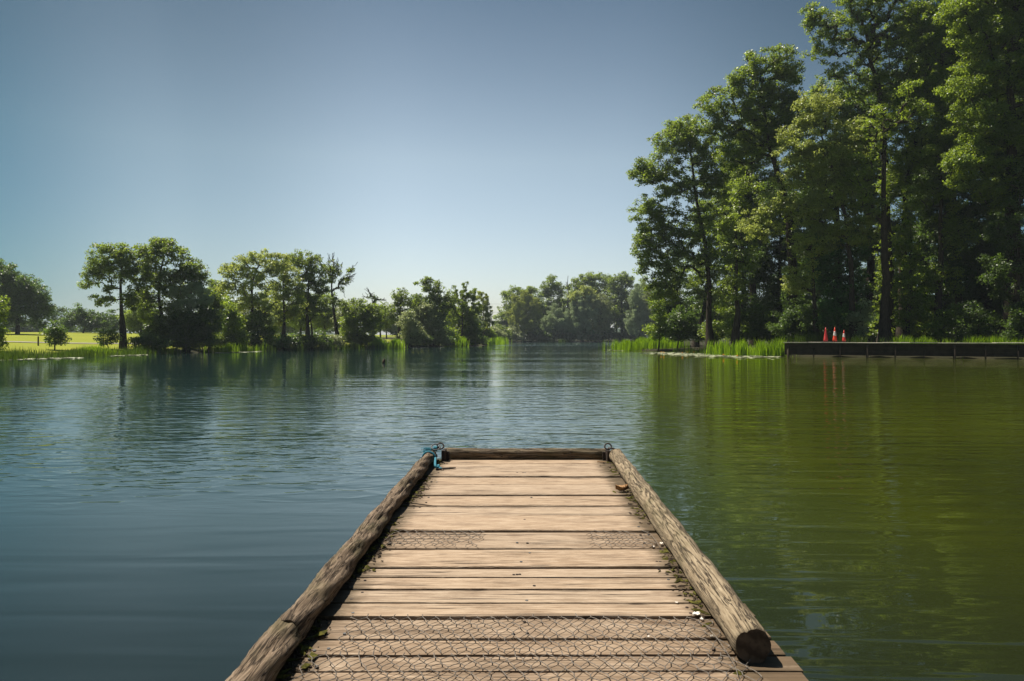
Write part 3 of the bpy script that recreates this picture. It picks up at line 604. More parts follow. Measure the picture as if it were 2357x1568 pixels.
# undergrowth
UG = [(1515, 66, 'fresh', 'green shrub overhanging the reed point', [(1520, 735, 22, 26), (1508, 700, 14, 24), (1530, 760, 24, 14), (1506, 755, 14, 14)]),
      (1560, 64, 'dark', 'dark shrub between reed point and oak trunk', [(1560, 740, 34, 34), (1590, 760, 30, 20)]),
      (1650, 62, 'oak', 'low shaded shrub right of the oak trunk on the bank', [(1650, 755, 30, 18), (1640, 765, 34, 14)]),
      (1690, 58, 'fresh', 'sunlit sprig shrub right of the outermost oak trunk', [(1690, 740, 20, 12), (1680, 750, 18, 10)]),
      (1740, 57, 'dark', 'dark shrub under the leaning oak on the bank', [(1740, 740, 44, 38), (1780, 750, 40, 30)]),
      (1850, 53, 'dark', 'dark shrub between the leaning oak trunk and cones', [(1845, 730, 46, 46), (1820, 755, 40, 24)]),
      (1990, 51.5, 'grey', 'flowering shrub with pinkish pale sprays behind the cones', [(1985, 715, 22, 28), (1975, 735, 24, 20)]),
      (1920, 51, 'emerald', 'leafy shrub directly behind the traffic cones', [(1915, 725, 26, 30), (1900, 745, 20, 20)]),
      (2165, 49, 'fresh', 'leafy low shrub right of the ivy covered stem', [(2150, 745, 34, 22), (2185, 740, 30, 24)]),
      (2250, 46, 'dark', 'sunlit edge shrub left of the massive right trunk', [(2235, 725, 34, 32), (2265, 735, 34, 30)]),
      (2345, 44.5, 'dark', 'leafy shrub at the right edge above the landing stage', [(2345, 730, 34, 34), (2390, 740, 40, 40)])]
UG += [(1550, 76, 'dark', 'low dark thicket right behind the reed point', [(1550, 762, 40, 20), (1530, 768, 26, 12)]),
       (1625, 70, 'dark', 'low dark thicket around the foot of the outermost oak', [(1625, 762, 44, 22), (1660, 766, 30, 16)]),
       (1700, 66, 'oak', 'low leafy thicket behind the sunlit sprig shrub', [(1700, 755, 50, 26), (1730, 762, 30, 18)]),
       (1775, 62, 'dark', 'low dark thicket left of the leaning oak trunk', [(1775, 750, 46, 30), (1750, 765, 40, 16)]),
       (1870, 59, 'dark', 'low dark thicket right of the leaning oak trunk', [(1875, 752, 50, 30), (1850, 765, 40, 16)]),
       (1955, 58, 'dark', 'low dark thicket behind the rightmost cone', [(1955, 752, 46, 30), (1985, 765, 36, 16)]),
       (2035, 57, 'dark', 'low dark thicket behind the ash trunk', [(2030, 752, 50, 30), (2060, 762, 40, 20)]),
       (2115, 56, 'oak', 'low leafy thicket behind the ivy covered stem', [(2120, 750, 50, 32), (2090, 764, 40, 18)]),
       (2200, 54, 'dark', 'low dark thicket between ivy stem and massive trunk', [(2200, 748, 56, 34), (2230, 762, 40, 20)]),
       (2290, 52, 'dark', 'low dark thicket just left of the massive trunk', [(2290, 748, 56, 34), (2260, 764, 46, 20)]),
       (2390, 50, 'dark', 'low dark thicket beyond the massive trunk at the edge', [(2390, 745, 66, 38), (2350, 764, 46, 20)])]
for u, D, kd, lab, lb in UG:
    tree('shrub', lab, 'shrub', kd, D, u, lb + [(u, 770, lb[0][2], 14)], layers=2.8, group=GU, tint=.5, tr=.07)

# ------------------------------------------------------------------ reeds, lilies
def reeds(label, pts, n, h0, h1, wdt, spread=1.0, lean=.12, tint=.5, kind='reed'):
    """pts: polyline of (u, D) along which the blades stand"""
    P = np.array([((u - CU) / F * D, D) for u, D in pts]); seg = np.linalg.norm(np.diff(P, axis=0), axis=1)
    si = rng.choice(len(seg), n, p=seg / seg.sum()); t = rng.uniform(0, 1, n)
    q = P[si] * (1 - t)[:, None] + P[si + 1] * t[:, None] + rng.normal(0, spread * .5, (n, 2))
    base = np.column_stack([q, np.maximum(ground_z(q[:, 0], q[:, 1]), -.05)])
    dens = np.clip(np.sin(q[:, 0] * 1.9 + q[:, 1] * .7) * .5 + .5 + .35 * np.sin(q[:, 0] * 4.7 - q[:, 1] * 1.3), 0, 1)
    keep = rng.uniform(0, 1, n) < .10 + .90 * dens; base = base[keep]; dens = dens[keep]; n = len(base)
    h = rng.uniform(h0, h1, n) * (.72 + .35 * dens); az = rng.uniform(0, 2 * math.pi, n)
    dr = np.stack([np.cos(az), np.sin(az), np.zeros(n)], 1); sd_ = np.stack([-np.sin(az), np.cos(az), np.zeros(n)], 1)
    ln = rng.normal(0, lean, n)[:, None] * h[:, None] * sd_ + rng.uniform(0, lean * 1.2, n)[:, None] * h[:, None] * dr
    up = np.array((0, 0, 1.)); W = wdt * rng.uniform(.6, 1.3, n)[:, None]
    b0 = base - dr * W / 2; b1 = base + dr * W / 2
    m0 = base + up * h[:, None] * .6 + ln * .35 - dr * W * .42; m1 = m0 + dr * W * .84
    tp = base + up * h[:, None] * .98 + ln
    V = np.stack([b0, b1, m1, m0, tp], 1).reshape(-1, 3); k = np.arange(n) * 5
    # quads plus tip triangle written as two quads sharing a doubled point is avoided: use triangles only
    T = np.concatenate([np.stack([k, k + 1, k + 2], 1), np.stack([k, k + 2, k + 3], 1), np.stack([k + 3, k + 2, k + 4], 1)])
    tt = np.clip(tint + rng.normal(0, .2, n), 0, 1)
    o = mesh('reeds', V, T, LEAF[kind], fattr={'tint': ('FACE', np.tile(tt, 3))})
    return tag(o, label, 'reeds', kind='stuff')
reeds('bright green reed bed on the point below the outermost oak', [(1446, 71), (1475, 70), (1505, 70), (1530, 72)], 9000, .8, 1.3, .045, 2.0)
reeds('bright reed tufts at the lily patch', [(1640, 52), (1662, 52), (1665, 51)], 600, .8, 1.35, .045, .6, .16)
reeds('tall bright reeds left of the landing stage', [(1690, 50), (1720, 49.5), (1765, 49), (1790, 48.5)], 2200, .85, 1.45, .045, .8, .18)
reeds('shaded reeds along the right bank', [(1560, 60), (1640, 54), (1720, 51), (1830, 49)], 1800, .35, .7, .035, 1.2, .15, .3, 'shaded_reed')
reeds('long grass behind the cones', [(1800, 50.5), (1900, 49.5), (2020, 46.5)], 1800, .5, 1.0, .03, 1.0, .2, .5, 'shaded_reed')
reeds('long sunlit grass on the landing stage bank', [(2060, 47), (2140, 45.5), (2220, 44.5), (2360, 43)], 2600, .4, .8, .03, .9, .25, .3)
reeds('dark green reed fringe on the left shore', [(-40, 38.5), (60, 42.5), (150, 46.5), (330, 54)], 9000, .30, .62, .035, 1.2, .12, .5, 'shaded_reed')
reeds('bright clumps in the left shore reed fringe', [(195, 48.5), (240, 50.5), (262, 51.5)], 900, .45, .75, .035, .8, .12, .3)
reeds('bright reed fringe below the forked shore tree', [(300, 53), (360, 55.5), (400, 57)], 1800, .4, .8, .045, 1.0, .12, .6, 'shaded_reed')
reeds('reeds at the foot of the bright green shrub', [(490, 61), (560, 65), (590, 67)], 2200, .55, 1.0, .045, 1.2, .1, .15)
reeds('low reeds under the left shore trunks', [(600, 70), (700, 76), (800, 80), (860, 84)], 3500, .4, .9, .05, 1.4, .1, .4, 'shaded_reed')
reeds('bright reed tuft at the sunny gap in the left shore', [(868, 84), (890, 85), (912, 86)], 2000, .9, 1.4, .06, 1.2, .1, .75)
reeds('bright reed tuft below the weeping birch', [(1035, 102), (1060, 104)], 1200, 1.0, 1.7, .07, 1.2, .1, .7)
reeds('bright reeds at the left point beside the open gap', [(1122, 126), (1155, 150)], 2200, 1.0, 1.8, .09, 1.6, .1, .6)
reeds('thin reeds along the far bank', [(1240, 204), (1300, 204)], 500, .8, 1.4, .12, 2, .1, .4, 'shaded_reed')

def pads(label, pts, n, r0, r1, flowers=0):
    P = np.array([wat(u, v) for u, v in pts]); V = []; fs = []; k = 0
    lo, hi = P.min(0), P.max(0)
    c = []
    def inside(p):
        r = False
        for a, b in zip(P, np.roll(P, -1, 0)):
            if (a[1] > p[1]) != (b[1] > p[1]) and p[0] < a[0] + (p[1] - a[1]) / (b[1] - a[1]) * (b[0] - a[0]): r = not r
        return r
    i = 0
    while len(c) < n and i < n * 40:
        i += 1; p = rng.uniform(lo, hi)
        if inside(p): c.append(p)
    for p in c:
        r = rng.uniform(r0, r1); a0 = rng.uniform(0, 6.28); z = .012 + rng.uniform(0, .02); tl = rng.normal(0, .05, 2)
        ring = [(p[0], p[1], z)]
        for j in range(9):
            a = a0 + j * (2 * math.pi - .5) / 8; ring.append((p[0] + r * math.cos(a), p[1] + r * math.sin(a), z + r * (tl[0] * math.cos(a) + tl[1] * math.sin(a))))
        V += ring; fs += [(k, k + j, k + j + 1) for j in range(1, 9)]; k += 10
    o = mesh('lily_pads', V, fs, PADM); tag(o, label, 'lily pads', kind='stuff')
    return c
def padm():
    m = N('lily_pad'); nn = m.noise(m.coords(), 5, 3)
    return m.surf(m.pbr(m.ramp(nn, [(.3, (.26, .30, .15)), (.7, (.50, .50, .36))]), .35, .6))
PADM = padm()
pc = pads('carpet of pale lily pads in front of the bright reeds', [(1470, 812.5), (1560, 811.6), (1640, 814), (1720, 816.5), (1810, 820), (1780, 823.4), (1700, 824.5), (1640, 822), (1560, 818)], 900, .12, .24)
pads('thin line of lily pads off the left corner reeds', [(-60, 828), (70, 826), (190, 823), (190, 824), (60, 828.5), (-60, 832)], 260, .10, .2)
pads('thin strip of lily pads below the forked shore tree', [(255, 819.5), (335, 816.5), (335, 817.5), (260, 820.5)], 90, .12, .2)
pads('thin strip of lily pads below the bright green shrub', [(500, 811.6), (600, 809), (600, 810), (500, 812.6)], 90, .14, .24)
pads('few lily pads in front of the reed point', [(1400, 806), (1445, 805.5), (1445, 808), (1410, 807.5)], 60, .14, .26)
m = N('orange_petals'); OR = m.surf(m.pbr(rgb(.75, .28, .02), .6, .2))
for i, p in enumerate(pc[::60][:12]):
    b = MB()
    for a in range(5):
        t = a * 2 * math.pi / 5; d = np.array((math.cos(t), math.sin(t), 0)); q = np.array((-d[1], d[0], 0)); c = np.array((p[0], p[1], .06))
        b.add([c, c + d * .05 + q * .03 + (0, 0, .05), c + d * .07 + (0, 0, .08), c + d * .05 - q * .03 + (0, 0, .05)], [(0, 1, 2, 3)])
    b.tube([(p[0], p[1], .0), (p[0], p[1], .06)], .008, 5)
    o = b.build('water_lily_flower', OR, offset=(p[0], p[1], 0)); o.location = (p[0], p[1], 0)
    tag(o, 'small orange flower standing among the pale lily pads', 'flower', 'orange flowers among the lily pads')

# ------------------------------------------------------------------ landing stage on the right with cones
def dirty(name, a, b, sc_=3, rough=.85):
    m = N(name); v = m.coords(); n1 = m.noise(v, sc_, 6, .65)
    return m.surf(m.pbr(m.ramp(n1, [(.3, a), (.7, b)]), rough, .2, m.bump(n1, .5, .02)))
STONE = dirty('weathered_slab', (.22, .20, .16), (.46, .42, .35)); DKW = dirty('wet_dark_timber', (.020, .015, .010), (.055, .040, .027))
METAL = dirty('weathered_steel', (.05, .05, .05), (.14, .14, .14), 12, .5)
A0 = np.array(wat(1803, 821.5)); A1 = np.array((40., 35.8)); top_z = 1.0
ax_ = (A1 - A0); Ln = np.linalg.norm(ax_); ax_ /= Ln; nrm2 = np.array((-ax_[1], ax_[0]))
if nrm2[1] < 0: nrm2 = -nrm2
st = empty('landing_stage', (A0[0], A0[1], 0), 'long low landing stage with pale edge along the right bank', 'landing stage')
b = MB(); nseg = 16
for i in range(nseg):
    a = A0 + ax_ * Ln * i / nseg; c = A0 + ax_ * Ln * (i + 1) / nseg; mid = (a + c) / 2 + nrm2 * .75
    b.box((mid[0], mid[1], top_z - .025 + .012 * math.sin(i * 1.7)), (Ln / nseg - .012, 1.62, .05), math.atan2(ax_[1], ax_[0]), rng.normal(0, .004))
b.build('deck', STONE, st, offset=(A0[0], A0[1], 0), bevel=.006)
b = MB()
for j in range(3):
    mid = A0 + ax_ * Ln / 2 + nrm2 * .38; b.box((mid[0], mid[1], top_z - .20 - j * .262), (Ln - .1, .06, .26), math.atan2(ax_[1], ax_[0]))
b.build('fascia_boards', DKW, st, offset=(A0[0], A0[1], 0), bevel=.008)
for i in range(15):
    q = A0 + ax_ * (.3 + Ln * i / 15) + nrm2 * .10
    b = MB(); b.tube([(q[0], q[1], -1.3), (q[0], q[1], top_z - .16 - .3 * (i % 4 == 1))], .045 + .03 * (i % 3 == 0), 10)
    b.build('post', DKW, st, True, offset=(A0[0], A0[1], 0))
def cone(label, u, D, H, sleeve, red):
    p = at(u, 790, D)
    # stand on the deck: find the deck point below this column
    base = np.array((p[0], p[1], top_z + .012)); e = empty('traffic_cone', base, label, 'traffic cone', 'traffic cones on the landing stage')
    m = N('cone_plastic'); nn = m.noise(m.coords(), 6, 5, .7); dirt = m.n('MapRange', {0: nn, 1: .55, 2: .75, 3: 0, 4: .6}).outputs[0]
    CM = m.surf(m.pbr(m.mix(dirt, rgb(*red), rgb(.28, .10, .07)), .45, .4))
    m = N('cone_sleeve'); nn = m.noise(m.coords(), 7, 4, .7)
    SM = m.surf(m.pbr(m.ramp(nn, [(.35, (.55, .53, .5)), (.55, (.62, .60, .58)), (.6, (.45, .08, .05))]), .5, .4))
    m = N('cone_base_rubber'); BM = m.surf(m.pbr(rgb(.03, .025, .022), .7, .3))
    r = lambda z: .155 * H / 1.0 * (1 - z / H) + .022 * (z / H) + .0
    def ring(z0, z1, g, seg=24):
        b = MB(); n = 6; pts = [(0, 0, z0 + (z1 - z0) * i / n) for i in range(n + 1)]
        b.tube(pts, [r(q[2]) + g for q in pts], seg, caps=True); return b
    ring(.035, H - .01, 0).build('cone_body', CM, e, True)
    b = MB(); b.tube([(0, 0, H - .012), (0, 0, H + .01), (0, 0, H + .016)], [.027, .026, .014], 16); b.build('tip', CM, e, True)
    if sleeve: ring(H * .42, H * .72, .004).build('reflective_sleeve', SM, e, True)
    b = MB(); b.box((0, 0, .018), (.40 * H, .40 * H, .034), rng.uniform(-.3, .3)); b.build('base', BM, e, bevel=.01)
    return e
cone('leftmost traffic cone, plain faded red without a white band', 1900.5, 46.4, 1.0, False, (.50, .035, .035))
cone('middle traffic cone, tall bright orange red with a white band', 1921.5, 46.2, 1.01, True, (.72, .06, .02))
cone('rightmost traffic cone, shorter with a grey white band', 1942.5, 46.0, .80, True, (.62, .045, .03))

# ------------------------------------------------------------------ the wooden jetty in front
DH, VP = .90, 795.0            # eye above deck at the camera, vanishing row of the slightly falling deck
KS = (VP - HV) / F
def dk(u, v, r=0.0):
    """point lying r above the deck plane, seen at (u, v)"""
    D = (DH - r) * F / (v - VP); return np.array((D * (u - CU) / F, D, CH - DH - KS * D + r))
AXS = (1203 - CU) / F
def dl(t, D, h=0.0): return np.array((t + AXS * D, D, CH - DH - KS * D + h))
J = empty('jetty', dl(0, 5.4, -.3), 'weathered plank jetty with log edges running out over the lake', 'jetty')
JO = np.array(J.location)
def plank_mat():
    m = N('weathered_planks'); pid = m.attr('pid'); edge = m.attr('edge'); wire = m.attr('worn')
    tc = m.n('TexCoord').outputs['Object']
    off = m.n('CombineXYZ', {0: m.math('MULTIPLY', pid, 37.3), 1: m.math('MULTIPLY', pid, 11.7), 2: 0.0}).outputs[0]
    base = m.n('VectorMath', {0: tc, 1: off}, operation='ADD').outputs[0]
    def sc_(s): return m.n('VectorMath', {0: base, 1: s}, operation='MULTIPLY').outputs[0]
    grain = m.noise(sc_((4.5, 60, 1)), 2.0, 7, .70, .5); streak = m.noise(sc_((2.6, 13, 1)), 1.6, 6, .7, 1.2)
    blot = m.noise(sc_((1.6, 4, 1)), 2.6, 6, .7); fib = m.noise(sc_((6, 160, 1)), 2.0, 3, .7)
    c = m.ramp(grain, [(.26, (.09, .055, .032)), (.40, (.295, .200, .124)), (.54, (.425, .310, .208)), (.74, (.54, .428, .312))])
    c = m.mix(m.n('MapRange', {0: streak, 1: .48, 2: .74, 3: 0, 4: .55}).outputs[0], c, rgb(.20, .125, .070))
    hs = m.n('HueSaturation', {'Value': m.math('ADD', .74, m.math('MULTIPLY', m.math('FRACT', m.math('MULTIPLY', pid, 7.31)), .42)), 'Color': c}).outputs[0]
    hs = m.mix(m.math('MULTIPLY', m.math('FRACT', m.math('MULTIPLY', pid, 3.77)), .45), hs, m.mix(.5, hs, rgb(.30, .27, .225)))
    scuff = m.n('MapRange', {0: m.noise(sc_((5, 9, 1)), 2.2, 6, .75, 1.0), 1: .66, 2: .74, 3: 0, 4: .45}).outputs[0]
    hs = m.mix(scuff, hs, rgb(.66, .60, .52))
    stain = m.n('MapRange', {0: blot, 1: .50, 2: .66, 3: 0, 4: .6}).outputs[0]
    c = m.mix(stain, hs, rgb(.15, .10, .062))
    # knots
    vo = m.n('TexVoronoi', {'Vector': sc_((2.6, 7.5, 0)), 'Scale': 1.0, 'Randomness': 1.0}, feature='F1')
    kn = m.n('MapRange', {0: vo.outputs['Distance'], 1: .05, 2: .17, 3: 1, 4: 0}).outputs[0]
    sel = m.math('GREATER_THAN', m.n('SeparateColor', {0: vo.outputs['Color']}).outputs[0], .45)
    kn = m.math('MULTIPLY', kn, sel); c = m.mix(m.math('MULTIPLY', kn, .8), c, rgb(.10, .058, .033))
    # long drying cracks
    ck = m.noise(sc_((.55, 30, 1)), 1.0, 3, .5, .3)
    ckm = m.n('MapRange', {0: m.math('ABSOLUTE', m.math('SUBTRACT', ck, .5)), 1: .003, 2: .013, 3: 1, 4: 0}).outputs[0]
    ckm = m.math('MULTIPLY', ckm, m.n('MapRange', {0: m.noise(sc_((.7, 3, 1)), 1.5, 2), 1: .44, 2: .50, 3: 0, 4: 1}).outputs[0])
    c = m.mix(m.math('MULTIPLY', ckm, .9), c, rgb(.045, .030, .020))
    # grime near the logs
    gn = m.noise(sc_((7, 26, 1)), 1.6, 5, .7); gr = m.n('MapRange', {0: m.math('ADD', edge, m.math('MULTIPLY', m.math('SUBTRACT', gn, .5), 1.3)), 1: .45, 2: .95, 3: 0, 4: .92}).outputs[0]
    c = m.mix(gr, c, m.mix(m.noise(sc_((9, 9, 1)), 3, 3), rgb(.035, .024, .014), rgb(.085, .060, .028)))
    c = m.mix(m.math('MULTIPLY', wire, m.n('MapRange', {0: streak, 1: .35, 2: .7, 3: .15, 4: .75}).outputs[0]), c, rgb(.14, .092, .055))
    h = m.math('ADD', m.math('MULTIPLY', grain, .6), m.math('MULTIPLY', fib, .25)); h = m.math('SUBTRACT', h, m.math('MULTIPLY', ckm, 1.2))
    return m.surf(m.pbr(c, .78, .25, m.bump(h, .75, .004)))
PLK = plank_mat()
rows = [1057.5, 1067, 1097, 1116, 1139, 1164, 1187, 1222, 1262.5, 1306, 1330.5, 1356.5, 1391, 1421.5, 1473, 1507, 1548]
THIN = {1116, 1187, 1330.5, 1391, 1473, 1548}
DW = lambda v: DH * F / (v - VP)
Ds = [DH * F / (v - VP) for v in rows]
while Ds[-1] > -1.5: Ds.append(Ds[-1] - .262)
TL, TR = -.745, .742
V, Fq, PID, EDG, WRN = [], [], [], [], []
n0 = 0
def worn_at(D): return 1.0 if D < DW(1421) + .01 else (2.0 if DW(1263) - .01 < D < DW(1222) + .01 else 0.0)
for i in range(len(Ds) - 1):
    far, nr = Ds[i], Ds[i + 1]; split = [far, nr]
    gap = .009 + .0040 * far + .004 * rng.uniform()
    if i < len(rows) and rows[i] in THIN: gap = .0035
    if 1 <= i: far -= gap; nr += gap * .4
    tl, trr = TL + rng.normal(0, .008), TR + rng.normal(0, .008)
    if nr < DW(1410): trr += .03
    nx_, ny_ = 70, 11; th = .042; dz = rng.normal(0, .0009); tilt = rng.normal(0, .002); cup = rng.normal(0, .002)
    skew = rng.normal(0, .0025)
    wob_f = np.interp(np.linspace(0, 1, nx_), np.linspace(0, 1, 9), rng.normal(0, .0014, 9)); wob_n = np.interp(np.linspace(0, 1, nx_), np.linspace(0, 1, 9), rng.normal(0, .0014, 9))
    crack = rng.uniform(.42, .6)
    G = []
    prof = [(0, -th), (0, -.004)] + [(k, 0) for k in np.linspace(.012, .988, ny_)] + [(1, -.004), (1, -th)]
    for xi, t in enumerate(np.linspace(tl, trr, nx_)):
        s_ = (xi / (nx_ - 1) - .5)
        f_, n_ = far + wob_f[xi] + skew * s_, nr + wob_n[xi] + skew * s_
        for (k, h) in prof:
            D = f_ * (1 - k) + n_ * k
            hh = h + dz + cup * ((k - .5) ** 2 * 4) + tilt * s_
            if h == -.004: hh += .001 * rng.normal()
            G.append(dl(t, D, hh))
            d_l, d_r = t - (-.64), .62 - t
            EDG.append(max(0., 1 - max(min(d_l, d_r), 0) / .16)); 
            wv = worn_at((far + nr) / 2)
            if wv == 2.0: wv = 1.0; wv *= .2 + .8 * max(min(max((-.10 - t) / .2, 0), 1), min(max((t - .2) / .2, 0), 1))
            WRN.append(wv)
    npf = len(prof)
    for xi in range(nx_ - 1):
        for k in range(npf - 1):
            a = n0 + xi * npf + k; Fq.append((a, a + 1, a + npf + 1, a + npf)); PID.append(i * .137 + .05)
        a = n0 + xi * npf; Fq.append((a + npf - 1, a, a + npf, a + 2 * npf - 1)); PID.append(i * .137 + .05)
    for xi in (0, nx_ - 1): Fq.append(tuple(n0 + xi * npf + k for k in (range(npf) if xi else range(npf - 1, -1, -1)))); PID.append(i * .137 + .05)
    V += G; n0 += len(G)
mesh('decking', np.array(V), Fq, PLK, J, False, fattr={'pid': ('FACE', PID), 'edge': ('POINT', EDG), 'worn': ('POINT', WRN)}, offset=JO)

def log_mat(name, a, b, c_, cut=False):
    m = N(name); u = m.attr('along'); th = m.attr('round')
    vec = m.n('CombineXYZ', {0: u, 1: m.math('MULTIPLY', m.math('COSINE', th), .08), 2: m.math('MULTIPLY', m.math('SINE', th), .08)}).outputs[0]
    v1 = m.n('VectorMath', {0: vec, 1: (8, 60, 60)}, operation='MULTIPLY').outputs[0]
    v2 = m.n('VectorMath', {0: vec, 1: (2.4, 24, 24)}, operation='MULTIPLY').outputs[0]
    n1 = m.noise(v1, 1.5, 6, .7, .5); n2 = m.noise(v2, 1.2, 4, .6, 1.0)
    col = m.ramp(n1, [(.25, a), (.5, b), (.75, c_)])
    ck = m.n('MapRange', {0: m.math('ABSOLUTE', m.math('SUBTRACT', n2, .5)), 1: .004, 2: .034, 3: 1, 4: 0}).outputs[0]
    col = m.mix(m.math('MULTIPLY', ck, .85), col, rgb(.028, .019, .013))
    h = m.math('SUBTRACT', m.math('MULTIPLY', n1, .5), m.math('MULTIPLY', ck, 1.0))
    bl = m.n('MapRange', {0: m.noise(vec, 5, 3), 1: .5, 2: .68, 3: 0, 4: .55}).outputs[0]; col = m.mix(bl, col, rgb(.10, .085, .04))
    return m.surf(m.pbr(col, .85, .2, m.bump(h, .9, .008)))
LGA = log_mat('rough_log_wood', (.045, .030, .020), (.155, .110, .072), (.34, .26, .185))
LGB = log_mat('smooth_log_wood', (.10, .072, .042), (.24, .185, .118), (.38, .31, .21))
LGC = log_mat('end_log_wood', (.05, .036, .024), (.16, .12, .078), (.30, .235, .165))
m = N('log_end_grain'); vv = m.coords(); wv = m.n('TexWave', {'Vector': vv, 'Scale': 60, 'Distortion': 3}, wave_type='RINGS').outputs[0]
ENDM = m.surf(m.pbr(m.mix(wv, rgb(.055, .038, .026), rgb(.11, .08, .055)), .9, .1))
def log(P0, P1, r0, r1, mat, seed, rough=.006, name='edge_log', label=None, sides=44, bend=.01, ragged=.0):
    rg = np.random.default_rng(seed); n = max(20, int(np.linalg.norm(P1 - P0) / .02)); th = np.arange(sides) * 2 * math.pi / sides
    T = (P1 - P0); Lg = np.linalg.norm(T); T /= Lg; a = np.cross(T, (0, 0, 1.)); a /= np.linalg.norm(a); b = np.cross(a, T)
    ph = rg.uniform(0, 6.28, 12); V = []; al = []; rn = []
    # long furrows running along the trunk, wandering in angle
    nf = 9; fa = rg.uniform(0, 6.28, nf); fd = rg.uniform(.3, 1, nf) * rough * 1.6; fph = rg.uniform(0, 6.28, nf); fw = rg.uniform(.05, .12, nf)
    s0 = rg.uniform(0, 10)
    for i in range(n + 1):
        t = i / n; s = t * Lg; r = r0 * (1 - t) + r1 * t
        c = P0 + T * s + a * bend * math.sin(3.1 * t + ph[0]) + b * bend * .3 * math.sin(5 * t + ph[1])
        rr = r * (1 + .05 * np.sin(2 * th + ph[2] + s) + .03 * np.sin(3 * th + ph[3] - 2 * s)) + rough * .5 * np.sin(9 * s + 2 * th + ph[4]) + rough * .35 * np.sin(23 * s + 5 * th + ph[5]) + rg.normal(0, rough * .12, sides)
        for k in range(nf):
            pos = fa[k] + .5 * math.sin(s * 1.3 + fph[k]) ; dd = np.abs((th - pos + math.pi) % (2 * math.pi) - math.pi)
            rr = rr - fd[k] * np.exp(-(dd / fw[k]) ** 2) * max(0, math.sin(s * 2.1 + fph[k] * 2))
        e = min(t, 1 - t) * Lg; 
        if e < .012: rr = rr * (.93 + .07 * e / .012)
        sh = ragged * rg.normal(0, 1, sides) * (1 if i in (0, n) else 0)
        V += list(c + rr[:, None] * (a * np.cos(th)[:, None] + b * np.sin(th)[:, None]) + T * sh[:, None])
        al += [s + s0] * sides; rn += list(th)
    fs = [(i * sides + j, i * sides + (j + 1) % sides, (i + 1) * sides + (j + 1) % sides, (i + 1) * sides + j) for i in range(n) for j in range(sides)]
    V.append(P0); V.append(P1); al += [0, 0]; rn += [0, 0]; c0 = len(V) - 2
    cap = [(c0, (j + 1) % sides, j) for j in range(sides)] + [(c0 + 1, n * sides + j, n * sides + (j + 1) % sides) for j in range(sides)]
    o = mesh(name, np.array(V), fs + cap, mat, J, True, fattr={'along': ('POINT', al), 'round': ('POINT', rn)}, offset=JO)
    o.data.materials.append(ENDM)
    for p in o.data.polygons[len(fs):]: p.material_index = 1; p.use_smooth = False
    if label: o['label'] = label
    return o
rl = .045
L0, L1 = dk(996, 1047, rl), dk(654, 1463, rl)
log(L0, L1, .041, .046, LGA, 3, .008, label='rough split left edge log')
l2a = L1 + (L1 - L0) / np.linalg.norm(L1 - L0) * (-.02) + np.array((.006, 0, -.002)); l2b = dl(-.66, -1.2, .045)
log(l2a, l2b, .045, .055, LGA, 8, .008, bend=.006, label='short rough log nearest the camera on the left', ragged=.01)
rr_ = .051
R0, R1 = dk(1419, 1045, rr_), dk(1727, 1487, rr_)
log(R0, R1, .050, .0535, LGB, 12, .004, label='smooth pale right edge log with a sawn end')
log(dl(.735, 1.62, .03), dl(.74, -1.2, .03), .05, .05, LGB, 15, .004, label='next edge log at the bottom right corner')
C0, C1 = dk(1022, 1045.5, .036), dk(1402, 1045.5, .036)
log(C0, C1, .046, .043, LGC, 21, .004, name='end_log', bend=.004, label='dark log across the far end')
# support frame below the deck
b = MB()
for t in (-.6, 0, .58):
    p0, p1 = dl(t, 5.3, -.11), dl(t, -1.4, -.11); mid = (p0 + p1) / 2
    b.box(mid, (.07, 6.7, .13), -AXS, -KS)
p0 = dl(0, 5.36, -.06); b.box(p0, (1.36, .10, .11), -AXS, -KS)
b.build('bearers', DKW, J, offset=JO)
for D in (5.15, 2.9, .6):
    for t in (-.64, .66):
        b = MB(); p = dl(t, D, -.05); b.tube([(p[0], p[1], -1.5), (p[0], p[1], p[2] - .02)], .055, 12); b.build('post', DKW, J, True, offset=JO)

# iron brackets and rings at the far corners
IRON = dirty('rusty_iron', (.018, .014, .012), (.07, .05, .04), 40, .6)
ZINC = dirty('galvanised_wire', (.10, .085, .07), (.22, .19, .16), 60, .5)
def ringpts(c, r, n1, n2, n=20, a0=0, a1=2 * math.pi): 
    return [c + r * (math.cos(t) * n1 + math.sin(t) * n2) for t in np.linspace(a0, a1, n)]
ex, ey, ez = np.eye(3)
for sgn, (u, v) in ((-1, (1022, 1040)), (1, (1400, 1041))):
    p = dk(u, v, .07); b = MB()
    b.box(p + (0, .0, -.03), (.03, .07, .09), .1 * sgn)
    b.box(p + (sgn * -.012, .03, -.04), (.055, .012, .075), .1 * sgn)
    b.build('corner_bracket', IRON, J, offset=JO, bevel=.003)
    c = p + np.array((-.03 if sgn < 0 else .0, .01, .042)); b = MB()
    b.tube(ringpts(c, .026, ex, ez * .8 + ey * .5), .006, 8, caps=False)
    b.build('mooring_ring', IRON, J, True, offset=JO)
    b = MB()
    e = c + (np.array((-.05, -.03, -.02)) if sgn < 0 else np.array((.075, -.03, -.032)))
    b.tube([c + (0, 0, -.012), (c + e) / 2 + (0, 0, .004), e], .0065, 8); b.build('shackle_pin', IRON, J, True, offset=JO)
# loose carabiner-like big ring beside the left bracket
c = dk(1003, 1029, .12); b = MB(); b.tube(ringpts(c, .034, ex, ez * .55 + ey * .8, 26), .0045, 8, caps=False); b.build('steel_loop', METAL, J, True, offset=JO)

